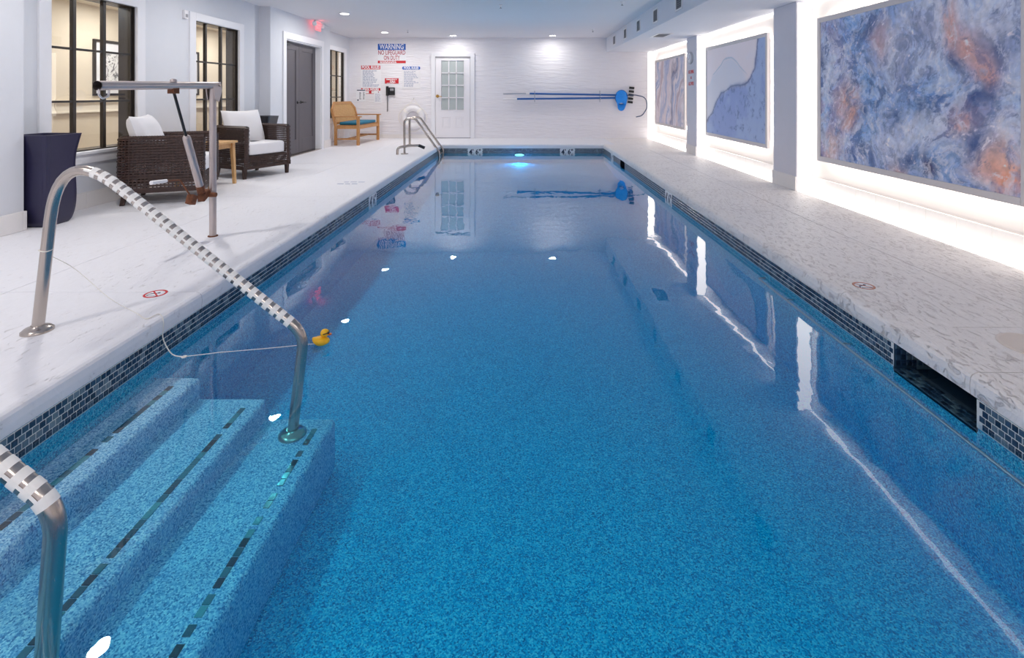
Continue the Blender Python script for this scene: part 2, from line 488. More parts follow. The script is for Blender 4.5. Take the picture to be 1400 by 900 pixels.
# ------------------------------------------------------------------ floor: screed plus stamped slabs
fl = MB()
for x0, x1, y0, y1 in ((-4.7, XL-.02, BACK, WALLY), (XR+.02, 3.6, BACK, WALLY), (XL-.02, XR+.02, BACK, YN-.02), (XL-.02, XR+.02, YF+.02, WALLY)):
    fl.box(x0, x1, y0, y1, -.09, -.012)
floor = struct(fl.build('floor', M['deck']))
g = .002
def slab(x0, x1, y0, y1):
    MB().box(x0+g, x1-g, y0+g, y1-g, -.012, 0).build('deck_slab', M['deck_left' if x0 < XR else 'deck'], floor, bevel=.003)
LY = [-2.6, .2, 2.9, 5.6, 8.3, 11.0, WALLY]
for a, b in zip(LY, LY[1:]):
    slab(-4.5, -2.92, a, b); slab(-2.92, XL-.25+g*2, a, b)
RY = [-2.6, 0., 2.0, 2.46, 6.0, 9.7, WALLY]
for a, b in zip(RY, RY[1:]):
    slab(XR+.25-g*2, 2.55, a, b); slab(2.55, RXW, a, b)
slab(XL-.25, XR+.25, YF+.25, WALLY); slab(XL-.25, XR+.25, -2.6, YN-.25)
# coping pieces with a rounded nose
def nose(sign, x0):
    # profile in (x, z): from outside edge to the nose
    o = sign
    pr = [(x0+o*.262, .0007), (x0+o*.03, .0007), (x0+o*.018, -.003), (x0+o*.007, -.010), (x0, -.021), (x0-o*.003, -.05), (x0, -.086), (x0+o*.02, -.09), (x0+o*.262, -.09)]
    return pr
def cop(sign, x0, a, b):
    MB().prism(nose(sign, x0), a+.002, b-.002, 'Y').build('coping', M['deck' if sign > 0 else 'deck_left'], floor)
for a, b in ((YN-.0, 2.9), (2.9, 5.6), (5.6, 8.3), (8.3, 11.0), (11.0, YF)):
    cop(-1, XL, a, b)
for a, b in ((YN, 2.06), (2.06, 2.9), (2.9, 6.0), (6.0, 9.7), (9.7, YF)):
    cop(1, XR, a, b)
MB().prism(nose(1, YF), XL-.258, XR+.258, 'X').build('coping', M['deck_left'], floor)
MB().prism(nose(-1, YN), XL-.258, XR+.258, 'X').build('coping', M['deck_left'], floor)

# ------------------------------------------------------------------ pool
pool = thing('swimming_pool', 'long rectangular swimming pool of blue pebble plaster with tiled waterline', 'pool', (0, 6, FZ))
PO = pool.location
MB(PO).prism([(YN-.1, FZ-.08), (YF+.1, FZ-.08), (YF+.1, -.40), (YF, -.40), (5.0, FZ), (YN-.1, FZ)], XL-.1, XR+.1, 'X').build('pool_floor', M['plaster'], pool)
MB(PO).box(XL-.1, XL-.001, YN, YF, FZ, -.09).build('pool_wall', M['plaster'], pool)
MB(PO).box(XL, XR, YF+.001, YF+.1, FZ, -.09).build('pool_wall', M['plaster'], pool)
MB(PO).box(XL, XR, YN-.1, YN-.001, FZ, -.09).build('pool_wall', M['plaster'], pool)
mb = MB(PO); y = YN; SB = -.216
for a, b in OPEN:
    mb.box(XR+.001, XR+.1, y, a, SB, -.09); y = b
mb.box(XR+.001, XR+.1, y, YF, SB, -.09); mb.box(XR+.001, XR+.1, YN, YF, FZ, SB)
mb.build('pool_wall', M['plaster'], pool)
# grout band behind the waterline tile
gb = MB(PO)
TB = -.2
gb.box(XL-.0005, XL+.001, YN, YF, TB, -.088); gb.box(XL, XR, YF-.001, YF+.0005, TB, -.088)
y = YN
for a, b in OPEN+[(YF, YF)]:
    gb.box(XR-.001, XR+.0005, y, a, TB, -.088); y = b
gb.build('grout_band', M['mortar'], pool)
# skimmer throats
for a, b in OPEN:
    sk = MB(PO)
    d = .34
    sk.box(XR+.1, XR+d, a-.01, a, SB, -.07); sk.box(XR+.1, XR+d, b, b+.01, SB, -.07)
    sk.box(XR+d, XR+d+.01, a-.01, b+.01, SB, -.07); sk.box(XR, XR+d, a, b, SB-.01, SB); sk.box(XR+.02, XR+d, a, b, -.088, -.08)
    sk.box(XR+.0, XR+.11, a-.004, a+.0005, SB, -.088); sk.box(XR+.0, XR+.11, b-.0005, b+.004, SB, -.088)
    o = sk.build('skimmer', M['tile'] if a < 5 else M['black'], pool)
P = .0268; TS = .0236
def tile_geo(mb, c, n, u, v, s=TS, th=.0035):
    c, n, u, v = map(Vector, (c, n, u, v)); h = s/2; k = s*.38
    vs = [c-u*h-v*h, c+u*h-v*h, c+u*h+v*h, c-u*h+v*h, c-u*k-v*k+n*th, c+u*k-v*k+n*th, c+u*k+v*k+n*th, c-u*k+v*k+n*th]
    mb.add(vs, [(4, 5, 6, 7), (0, 1, 5, 4), (1, 2, 6, 5), (2, 3, 7, 6), (3, 0, 4, 7)])
proto_l = MB(); tile_geo(proto_l, (0, 0, 0), (1, 0, 0), (0, 1, 0), (0, 0, 1))
proto_r = MB(); tile_geo(proto_r, (0, 0, 0), (-1, 0, 0), (0, 1, 0), (0, 0, 1))
proto_f = MB(); tile_geo(proto_f, (0, 0, 0), (0, -1, 0), (1, 0, 0), (0, 0, 1))
def proto_mesh(mb, name='tile'):
    me = bpy.data.meshes.new(name); me.from_pydata(mb.v, [], mb.f); me.materials.append(M['tile']); return me
ml, mr, mf = proto_mesh(proto_l), proto_mesh(proto_r), proto_mesh(proto_f)
def put_tile(me, c):
    o = bpy.data.objects.new('tile', me); SC.collection.objects.link(o); o.parent = pool
    o.location = Vector(c)-PO
MARK_L = [(6.04, 6.34)]; MARK_R = [(6.18, 6.46), (10.2, 10.45)]; MARK_F = [(-1.23, -.91), (.83, 1.15)]
inside = lambda t_, L, m_=.006: any(a-m_ < t_ < b+m_ for a, b in L)
NEAR_L = (1.60, 2.95); NEAR_R = (1.80, 3.42)
rest = MB(PO); NROW = 4
for r_ in range(NROW):
    z = -.09-P*(r_+.5)
    y = YN+P*(.5+.5*(r_ % 2)); 
    while y < YF-P*.4:
        if not inside(y, MARK_L):
            if r_ < 3 and NEAR_L[0] < y < NEAR_L[1]: put_tile(ml, (XL+.001, y, z))
            else: tile_geo(rest, (XL+.001, y, z), (1, 0, 0), (0, 1, 0), (0, 0, 1))
        if not inside(y, OPEN, .012) and not inside(y, MARK_R):
            if r_ < 3 and NEAR_R[0] < y < NEAR_R[1]: put_tile(mr, (XR-.001, y, z))
            else: tile_geo(rest, (XR-.001, y, z), (-1, 0, 0), (0, 1, 0), (0, 0, 1))
        y += P
    x = XL+P*(.5+.5*(r_ % 2))
    while x < XR-P*.4:
        if not inside(x, MARK_F): tile_geo(rest, (x, YF-.001, z), (0, -1, 0), (1, 0, 0), (0, 0, 1))
        x += P
o = rest.build('waterline_tiles', M['tile'], pool, fix=False); o['kind'] = 'stuff'
for r_ in range(4):                      # far jamb of the near skimmer, and its floor lip
    for c_ in range(6):
        put_tile(mf, (XR+.018+P*c_, OPEN[0][1]-.001, -.09-P*(r_+.5)))
lip = MB(PO)
for c_ in range(17):
    for q in range(3):
        tile_geo(lip, (XR+.012+P*q, OPEN[0][0]+P*(c_+.5), -.212), (0, 0, 1), (1, 0, 0), (0, 1, 0))
lip.box(XR, XR+.1, OPEN[0][0], OPEN[0][1], -.222, -.213)
lip.build('skimmer_lip', M['tile'], pool)
# depth markers
def marker(c, n, u, wd):
    c, n, u = Vector(c), Vector(n), Vector(u)
    mb = MB(PO)
    h = .15
    a = c-u*wd/2; b = c+u*wd/2
    lo, hi = Vector((0, 0, -h)), Vector((0, 0, 0))
    vs = [a+lo, b+lo, b+hi, a+hi]; vs += [v+n*.006 for v in vs]
    mb.add(vs, [(0, 1, 2, 3), (4, 7, 6, 5), (0, 4, 5, 1), (1, 5, 6, 2), (2, 6, 7, 3), (3, 7, 4, 0)])
    o = mb.build('depth_marker', M['white_plastic'], pool, bevel=.001)
    rz = math.atan2(u.y, u.x)
    text("4' 6\"", .15, M['marker_ink'], c-PO+n*.0065+Vector((0, 0, -h/2)), (PI/2, 0, rz), o, bold=.003, depth=.0006, fit=wd*.82)
for a, b in MARK_F: marker(((a+b)/2, YF-.001, -.093), (0, -1, 0), (1, 0, 0), b-a)
for a, b in MARK_L: marker((XL+.001, (a+b)/2, -.093), (1, 0, 0), (0, 1, 0), b-a)
for a, b in MARK_R: marker((XR-.001, (a+b)/2, -.093), (-1, 0, 0), (0, -1, 0), b-a)
# entry steps
SY = 2.55
STEPS = [(XL, -1.60, -.285, -1.69), (-1.60, -1.274, -.39, -1.345), (-1.274, -.93, -.49, -1.0)]
for x0, x1, z, xm in STEPS:
    so = MB(PO).box(XL-.001, x1, YN, SY, FZ, z).build('step', M['plaster_steps_lit'], pool, bevel=.022, seg=4)
    yy = SY-.09
    while yy > .45:
        if random.random() < .95:
            L_ = .034
            MB(PO).box(xm-.012, xm+.012, yy-L_, yy, z-.001, z+.0025).build('mosaic_tile', M['mosaic'], so)
        yy -= .038 if random.random() < .88 else .056
# pool grab bar under water along the right wall
gbp = fillet([(XR+.0, 3.80, -.245), (XR-.055, 3.80, -.245), (XR-.055, .5, -.245)], [.03])
ob = MB(PO).tube(gbp, .007, 10).build('wall_rail', M['alu'], pool)
for yy in (3.4, 2.8, 1.2): MB(PO).tube([(XR, yy, -.245), (XR-.055, yy, -.245)], .006, 8).build('bracket', M['steel_bright'], ob)
# underwater lamp
pl = MB(PO).prism([(-.08+.13*math.cos(a_), -.236+.042*math.sin(a_)) for a_ in np.linspace(0, 2*PI, 28, endpoint=False)], YF-.016, YF-.001, 'Y').build('lamp_bezel', M['steel'], pool)
MB(PO).prism([(-.08+.105*math.cos(a_), -.236+.026*math.sin(a_)) for a_ in np.linspace(0, 2*PI, 28, endpoint=False)], YF-.022, YF-.015, 'Y').build('lamp_lens', M['pool_lamp'], pl)
pd = bpy.data.lights.new('pool_lamp', 'SPOT'); pd.energy = 120; pd.color = (.25, .62, 1); pd.shadow_soft_size = .08; pd.spot_size = math.radians(168); pd.spot_blend = .6
po_ = bpy.data.objects.new('pool_lamp', pd); SC.collection.objects.link(po_); po_.location = (-.08, YF-.05, -.30); po_.rotation_euler = (-PI/2-.0, 0, 0)
# water
wat = MB().box(XL-.06, XR+.06, YN-.06, YF+.06, FZ-.05, WZ)
for a, b in OPEN: wat.box(XR+.06, XR+.33, a+.001, b-.001, SB-.005, WZ)
wo = wat.build('pool_water', M['water']); wo['kind'] = 'stuff'
tag(wo, 'calm clear blue water filling the swimming pool', 'water')

# ------------------------------------------------------------------ windows, doors
def pane_box(mb, x, a, b, z0, z1): mb.box(x-.003, x+.003, a, b, z0, z1)
def window(k, xf, a, b, zt, zb, depth):
    root = struct(MB().box(xf-depth, xf-depth+.03, a-.02, a, zb, zt).build('window_%d' % k, M['bronze']))
    mb = MB(); d0 = xf-depth
    mb.box(d0, xf-.012, b-.006, b+.0, zb, zt); mb.box(d0, xf-.012, a, a+.006, zb, zt)
    mb.box(d0, xf-.012, a, b, zt-.006, zt); mb.box(d0, xf-.012, a, b, zb, zb+.012)
    mb.build('window_frame', M['bronze'], root)
    xg = xf-.05
    vs = [a+.008, a+.30, a+.655, a+1.015]
    zs = [zb+.012, zb+.49, zb+1.0, zt-.016]
    for y in vs[1:3]:
        MB().box(xg-.018, xg+.018, y-.019, y+.019, zb, zt).build('mullion', M['bronze'], root, bevel=.003)
    MB().box(xg-.018, xg+.018, b-.035, b-.006, zb, zt).build('mullion', M['bronze'], root, bevel=.003)
    for z in zs[1:3]:
        MB().box(xg-.014, xg+.014, a, b, z-.011, z+.011).build('glazing_bar', M['bronze'], root, bevel=.003)
    for j in range(3):
        for i in range(3):
            mb = MB(); pane_box(mb, xg, vs[i]+.012, vs[i+1]-.012, zs[j]+.008, zs[j+1]-.008)
            mb.build('pane', M['glass'], root)
    cw = .12
    for args in ((a-cw, a, zb-cw, zt+cw*.85), (b, b+cw, zb-cw, zt+cw*.85), (a, b, zt, zt+cw*.85), (a, b, zb-cw, zb)):
        MB().box(xf+.0005, xf+.022, *args).build('casing', M['trim'], root, bevel=.003)
    MB().box(xf-.03, xf+.04, a-cw, b+cw, zb-.03, zb-.002).build('sill', M['trim'], root, bevel=.004)
    return root
window(1, LXR, *W_OPEN[0], WT, WB, .19)
window(2, LXR, *W_OPEN[1], WT, WB, .19)
window(3, LXF, 11.64, 12.68, 2.15, WB, .07)
# louvred panel under window 3
lp = struct(MB().box(LXF, LXF+.012, 11.2, 12.7, .03, .42).build('trim_6', M['trim']))
for k in range(14): MB().box(LXF+.012, LXF+.02, 11.24+k*.105, 11.30+k*.105, .08, .40).build('slat', M['trim'], lp)

# grey double door
d1 = struct(MB().box(-4.28, LX-.001, DY0, DY0+.02, 0, DT).build('door_1', M['trim']))
MB().box(-4.28, LX-.001, DY1-.02, DY1, 0, DT).box(-4.28, LX-.001, DY0+.02, DY1-.02, DT-.02, DT).build('jamb', M['trim'], d1)
for a, b, z0, z1 in ((DY0-.11, DY0, 0, DT+.12), (DY1, DY1+.11, 0, DT+.12), (DY0, DY1, DT, DT+.12)):
    MB().box(LX+.0005, LX+.024, a, b, z0, z1).build('casing', M['trim'], d1, bevel=.004)
MB().box(-4.28, LX+.01, DY0+.02, DY1-.02, 0, .014).build('threshold', M['steel'], d1)
ym = (DY0+DY1)/2
for s_, (a, b) in enumerate(((DY0+.022, ym-.002), (ym+.002, DY1-.022))):
    lf = MB().box(-4.275, -4.245, a, b, .018, DT-.022)
    st = .13
    lf.box(-4.245, -4.233, a, a+st, .018, DT-.022).box(-4.245, -4.233, b-st, b, .018, DT-.022)
    lf.box(-4.245, -4.233, a+st, b-st, .018, .28).box(-4.245, -4.233, a+st, b-st, DT-.15, DT-.022)
    lo = lf.build('door_leaf', M['door_grey'], d1, bevel=.002)
    yy = ym-.07 if s_ == 0 else ym+.07; sg = -1 if s_ == 0 else 1
    MB().lathe((-4.233, yy, .97), [(.028, 0), (.028, .012), (.012, .016), (.012, .05)], 16, 'X').tube([(-4.185, yy, .97), (-4.183, yy+sg*.115, .97)], .010, 10).build('handle', M['black'], lo)
    MB().box(-4.233, -4.19, (a+.1 if s_ == 0 else b-.3), (a+.3 if s_ == 0 else b-.1), DT-.09, DT-.035).build('door_closer', M['black'], lo) if s_ == 0 else None

# white glazed door in the far wall
def wx(px): return (px-715)/53.6
def wz(py): return EYE-(py-129)/53.6
yw = WALLY
xa, xb, zt, zb = wx(595.5), wx(643), wz(79), .02
d2 = struct(MB().box(xa-.02, xb+.02, yw-.03, yw-.001, 0, .02).build('door_2', M['greyplastic']))
for args in ((xa-.11, xa-.005, 0, zt+.12), (xb+.005, xb+.11, 0, zt+.12), (xa-.005, xb+.005, zt+.03, zt+.12)):
    MB().box(args[0], args[1], yw-.035, yw-.001, args[2], args[3]).build('casing', M['trim'], d2, bevel=.004)
MB().box(xa, xb, yw-.045, yw-.012, zt, zt+.03).build('weather_bar', M['greyplastic'], d2)
px0, px1, pz0, pz1 = wx(603.5), wx(634.5), wz(150.5), wz(83)
leaf = MB()
y0, y1 = yw-.028, yw-.002
leaf.box(xa+.004, px0, y0, y1, zb, zt-.004).box(px1, xb-.004, y0, y1, zb, zt-.004).box(px0, px1, y0, y1, zb, pz0).box(px0, px1, y0, y1, pz1, zt-.004)
lo = leaf.build('door_leaf', M['door_white'], d2)
cw_, ch_ = (px1-px0)/3, (pz1-pz0)/4
for i in range(1, 3): MB().box(px0+cw_*i-.012, px0+cw_*i+.012, y0-.004, y1, pz0, pz1).build('glazing_bar', M['door_white'], lo)
for j in range(1, 4): MB().box(px0, px1, y0-.004, y1, pz0+ch_*j-.012, pz0+ch_*j+.012).build('glazing_bar', M['door_white'], lo)
for i in range(3):
    for j in range(4):
        MB().box(px0+cw_*i+.012, px0+cw_*(i+1)-.012, y1-.012, y1-.006, pz0+ch_*j+.012, pz0+ch_*(j+1)-.012).build('pane', M['frosted'], lo)
fr = MB()
for a, b, c_, d_ in ((px0-.03, px0, pz0-.03, pz1+.03), (px1, px1+.03, pz0-.03, pz1+.03), (px0, px1, pz0-.03, pz0), (px0, px1, pz1, pz1+.03)): fr.box(a, b, y0-.008, y0, c_, d_)
fr.build('glazing_frame', M['door_white'], lo, bevel=.003)
for a, b in ((604.5, 616), (622.5, 634)):
    a, b = wx(a), wx(b); c_, d_ = wz(175), wz(159.5); r_ = .018
    mb = MB()
    mb.box(a, b, y0-.006, y0, c_, c_+r_).box(a, b, y0-.006, y0, d_-r_, d_).box(a, a+r_, y0-.006, y0, c_+r_, d_-r_).box(b-r_, b, y0-.006, y0, c_+r_, d_-r_)
    mb.box(a+.045, b-.045, y0-.006, y0, c_+.045, d_-.045)
    mb.build('raised_panel', M['door_white'], lo, bevel=.003)
hx, hz = wx(598.5), wz(131.5)
MB().lathe((hx, y0, hz), [(.04, 0), (.04, -.012), (.014, -.016), (.014, -.05), (.03, -.055), (.033, -.075), (.02, -.09)], 18, 'Y').tube([(hx, y0-.06, hz), (hx+.12, y0-.062, hz-.01)], .009, 8).build('handle', M['brass'], lo)

# ------------------------------------------------------------------ corridor behind the windows
cx = -6.2
struct(MB().box(cx-.1, cx, 3.0, 14.5, 0, 2.45).build('wall_corridor', M['beige']))
struct(MB().box(cx, -4.62, 2.9, 3.0, 0, 2.45).build('wall_corridor_near', M['beige']))
struct(MB().box(cx, -4.62, 14.5, 14.6, 0, 2.45).build('wall_corridor_end', M['beige']))
struct(MB().box(cx-.1, -4.5, 2.9, 14.6, 2.4, 2.5).build('ceiling_corridor', M['cream_trim']))
struct(MB().box(cx-.1, -4.705, 2.9, 14.6, -.08, 0).build('floor_corridor', M['carpet']))
struct(MB().box(cx, cx+.03, 3.0, 14.5, .86, 1.0).box(cx, cx+.055, 3.0, 14.5, 1.0, 1.03).box(cx, cx+.045, 3.0, 14.5, .86, .885).build('trim_7', M['cream_trim'], bevel=.004))
for k in range(4):
    area('corridor_lamp', (-5.4, 4.6+k*2.7, 2.38), (0, 0, 0), .5, .5, 38, (1, .97, .93), 'DISK')
    r_ = thing('downlight', 'corridor ceiling light seen through the '+['nearest window', 'second window', 'second window, far end', 'far window'][k], 'light', (-5.4, 4.6+k*2.7, 2.395))
    MB(r_.location).lathe(r_.location, [(.09, .004), (.09, -.004), (.07, -.006)], 20).build('trim_ring', M['white_plastic'], r_)
    MB(r_.location).lathe(r_.location-Vector((0, 0, .007)), [(.066, 0), (.066, -.002)], 20).build('lens', M['lamp'], r_)
for k, (a, b, lb) in enumerate(((7.37, 8.30, 'dark framed flower sketch seen through the nearest window'), (8.85, 9.76, 'dark framed sketch seen through the second window'))):
    r_ = thing('framed_picture', lb, 'picture', (cx+.02, (a+b)/2, 1.1)); L = r_.location
    mb = MB(L); z0, z1 = 1.10, 1.92; x_ = cx+.002
    f_ = .035
    mb.box(x_, x_+.03, a, a+f_, z0, z1).box(x_, x_+.03, b-f_, b, z0, z1).box(x_, x_+.03, a+f_, b-f_, z0, z0+f_).box(x_, x_+.03, a+f_, b-f_, z1-f_, z1)
    mb.build('frame', M['bronze'], r_)
    MB(L).box(x_, x_+.012, a+f_, b-f_, z0+f_, z1-f_).build('mat_board', M['paper'], r_)
    MB(L).box(x_+.012, x_+.015, a+.2, b-.2, z0+.2, z1-.2).build('sketch', M['sketch'], r_)

# ------------------------------------------------------------------ ceiling lights
cans = [(-3.17, 9.1, 'recessed ceiling light over the grey double doors'), (-3.2, 11.85, 'recessed ceiling light above the teak bench'),
        (-1.71, 12.5, 'recessed ceiling light before the white glazed door'), (.72, 12.5, 'recessed ceiling light above the poles on the far wall'),
        (-3.07, 6.36, 'recessed ceiling light over the wicker armchairs, shown only by its reflection'), (-3.05, 3.71, 'recessed ceiling light above the entry handrails, shown only by its reflection'),
        (-3.05, 1.0, 'added unseen ceiling light beside the near end of the pool'), (-3.05, -1.4, 'added unseen ceiling light in the near left corner'),  # this and the next line: unseen lamps added to brighten the room
        (.0, -1.2, 'added unseen ceiling light behind the near end of the pool'), (1.6, -1.2, 'added unseen ceiling light in the near right corner')]
for x, y, lb in cans:
    r_ = thing('ceiling_light', lb, 'light', (x, y, CEIL)); L = r_.location
    MB(L).lathe(L, [(.10, -.001), (.10, -.006), (.078, -.010)], 24).build('trim_ring', M['white_plastic'], r_)
    MB(L).lathe(L-Vector((0, 0, .011)), [(.074, 0), (.074, -.002)], 24).build('lens', M['lamp'], r_)
    area('lamp', (0, 0, -.016), (0, 0, 0), .14, .14, CAN_W*(1 if y < 12 else .4), (1, .965, .92), 'DISK', r_)
# sprinklers
for (px, py, lb) in ((557.5, 43, 'small ceiling sprinkler head above the life ring'), (684.5, 9, 'small ceiling sprinkler head over mid pool'), (810.5, 42, 'small ceiling sprinkler head close to the far end of the soffit'), (850.5, 5, 'small ceiling sprinkler head beside the soffit vents')):
    Y = 700*(CEIL-EYE-.03)/(129-py); X = (px-715)*Y/700
    r_ = thing('sprinkler_head', lb, 'sprinkler', (X, Y, CEIL)); L = r_.location
    MB(L).lathe(L, [(.035, 0), (.035, -.006), (.012, -.010), (.009, -.035)], 14).build('escutcheon', M['white_plastic'], r_)
    MB(L).lathe(L-Vector((0, 0, .036)), [(.006, 0), (.006, -.018), (.022, -.02), (.022, -.023)], 12).build('deflector', M['greyplastic'], r_)
# soffit air vents
vy = [11.9, 10.63, 9.41, 8.20, 6.97, 5.75, 4.5, 3.3]
ordn = ['furthest', 'second furthest', 'third furthest', 'fourth furthest', 'fifth furthest', 'sixth furthest', 'seventh furthest', 'nearest']
vg = None
for k, y in enumerate(vy):
    if vg is None:
        r_ = thing('air_vent', '', 'vent', (SOF_X, y, 2.38)); L = r_.location
        mb = MB(L); x_ = SOF_X
        hw, hh_, f_ = .15, .115, .025
        mb.box(x_-.012, x_, y-hw, y+hw, 2.38-hh_, 2.38-hh_+f_).box(x_-.012, x_, y-hw, y+hw, 2.38+hh_-f_, 2.38+hh_).box(x_-.012, x_, y-hw, y-hw+f_, 2.38-hh_+f_, 2.38+hh_-f_).box(x_-.012, x_, y+hw-f_, y+hw, 2.38-hh_+f_, 2.38+hh_-f_)
        mb.build('frame', M['white_plastic'], r_, bevel=.002)
        MB(L).box(x_-.002, x_-.0005, y-hw+f_, y+hw-f_, 2.38-hh_+f_, 2.38+hh_-f_).build('grille', M['black'], r_)
        for q in range(6): MB(L).box(x_-.009, x_-.003, y-hw+f_, y+hw-f_, 2.305+q*.028, 2.311+q*.028).build('louvre', M['greyplastic'], r_)
        vg = r_; o = r_
    else:
        o = dup(vg); o.location.y = y
    tag(o, ordn[k]+' of the square air vents in the soffit side', 'vent', 'soffit side vents')
# return grille under soffit
r_ = thing('return_grille', 'flat return air grille under the soffit near the clock pillar', 'vent', (2.52, 9.35, SOF_Z)); L = r_.location
x0, x1, y0, y1, z_ = 2.38, 2.66, 9.05, 9.62, SOF_Z
MB(L).box(x0, x0+.035, y0, y1, z_-.01, z_).box(x1-.035, x1, y0, y1, z_-.01, z_).box(x0+.035, x1-.035, y0, y0+.03, z_-.01, z_).box(x0+.035, x1-.035, y1-.03, y1, z_-.01, z_).build('frame', M['white_plastic'], r_)
MB(L).box(x0+.035, x1-.035, y0+.03, y1-.03, z_-.003, z_-.001).build('backing', M['charcoal'], r_)
for q in range(9): MB(L).box(x0+.035, x1-.035, y0+.06+q*.055, y0+.068+q*.055, z_-.009, z_-.003).build('louvre', M['greyplastic'], r_)

# ------------------------------------------------------------------ pictures on the right wall
def vnoise(x, y, seed):
    xi, yi = np.floor(x).astype(int), np.floor(y).astype(int); xf, yf = x-xi, y-yi
    h = lambda a, b: (np.sin(a*127.1+b*311.7+seed*74.7)*43758.5453) % 1.0
    u, v = xf*xf*(3-2*xf), yf*yf*(3-2*yf)
    return (h(xi, yi)*(1-u)+h(xi+1, yi)*u)*(1-v)+(h(xi, yi+1)*(1-u)+h(xi+1, yi+1)*u)*v
def fbm(x, y, seed, o=5, g_=.55):
    s_ = 0; a = 1; n_ = 0
    for k in range(o):
        s_ = s_+a*vnoise(x*2**k, y*2**k, seed+k*13); n_ += a; a *= g_
    return s_/n_
def sstep(x, a, b): t_ = np.clip((x-a)/(b-a), 0, 1); return t_*t_*(3-2*t_)
def mixc(c, k, col): return c*(1-k[..., None])+np.array(col)*k[..., None]
def px_yz(px, py, X=3.27): Y = X*700/(px-715); return Y, EYE-(py-129)*Y/700
def paint3(Y, Z):
    sm = lambda v: v
    wxn, wzn = fbm(Y*1.6, Z*1.6, 1)-.5, fbm(Y*1.6, Z*1.6, 2)-.5
    Yw, Zw = Y+wxn*.5, Z+wzn*.5
    n = fbm(Yw*2.2, Zw*2.2, 3, 6); n2 = fbm(Yw*5, Zw*5, 4, 6, .65); n3 = fbm(Yw*11, Zw*11, 9, 5, .7)
    c = np.zeros(Y.shape+(3,))+np.array(lin(118, 160, 210))
    n4 = fbm(Yw*7+n*3, Zw*7, 41, 6, .7)
    c = mixc(c, sstep(n, .48, .66)*.8, lin(186, 200, 224))
    c = mixc(c, sstep(n2, .50, .60)*.75, lin(74, 124, 188))
    c = mixc(c, sstep(n4, .53, .60)*.7, lin(44, 84, 150))
    c = mixc(c, sstep(n4, .46, .38)*.5, lin(178, 200, 226))
    c = mixc(c, sstep(n, .50, .36)*.6, lin(112, 150, 202))
    c = mixc(c, sstep(n3, .52, .66)*.45, lin(196, 208, 228))
    ph, pz = px_yz(1135, 90)
    c = mixc(c, sstep(Y, 4.9, 5.6)*.5*sstep(n2, .35, .6), lin(166, 156, 186))
    def blob(px, py, r, col, k, nn=n2):
        nonlocal c
        y_, z_ = px_yz(px, py); d = np.sqrt((Yw-y_)**2+(Zw-z_)**2)
        c = mixc(c, np.exp(-(d/r)**2)*k*(.45+1.0*sstep(nn, .3, .62)).clip(0, 1), col)
    for p_ in ((1210, 60), (1270, 25), (1350, 40), (1225, 190), (1392, 180)): blob(*p_, .3, lin(206, 214, 230), .6)
    for p_ in ((1150, 140), (1158, 175)): blob(*p_, .16, lin(214, 168, 142), .7)
    blob(1130, 205, .2, lin(190, 164, 160), .8); blob(1195, 55, .14, lin(176, 150, 160), .8)
    for p_ in ((1300, 35), (1325, 60), (1340, 90), (1318, 150)): blob(*p_, .13, lin(200, 158, 150), .9)
    blob(1240, 232, .12, lin(190, 160, 150), .9); blob(1372, 235, .22, lin(214, 170, 144), .8); blob(1380, 262, .1, lin(220, 134, 74), .7)
    for p_, r__ in (((1180, 35), .07), ((1300, 70), .06), ((1258, 135), .07), ((1250, 200), .08), ((1282, 212), .1), ((1335, 120), .08), ((1340, 190), .09), ((1118, 80), .07), ((1175, 165), .05), ((1360, 60), .08), ((1225, 150), .06)):
        blob(*p_, r__*1.3, lin(48, 78, 134), .85, n3)
    blob(1282, 215, .07, lin(60, 52, 92), .95, n3)
    sp = sstep(fbm(Yw*22, Zw*22, 21, 3), .70, .78)*sstep(n2, .45, .55)
    c = mixc(c, sp*.7, lin(226, 226, 236))
    gr = fbm(Y*26, Z*26, 51, 3, .7)-.5; n6 = fbm(Yw*9, Zw*9+n2*3, 61, 6, .75)
    c = mixc(c, sstep(n6, .56, .66)*.45, lin(52, 84, 140)); c = mixc(c, sstep(n6, .42, .33)*.5, lin(206, 214, 230))
    return c*(1+gr*.5)[..., None]
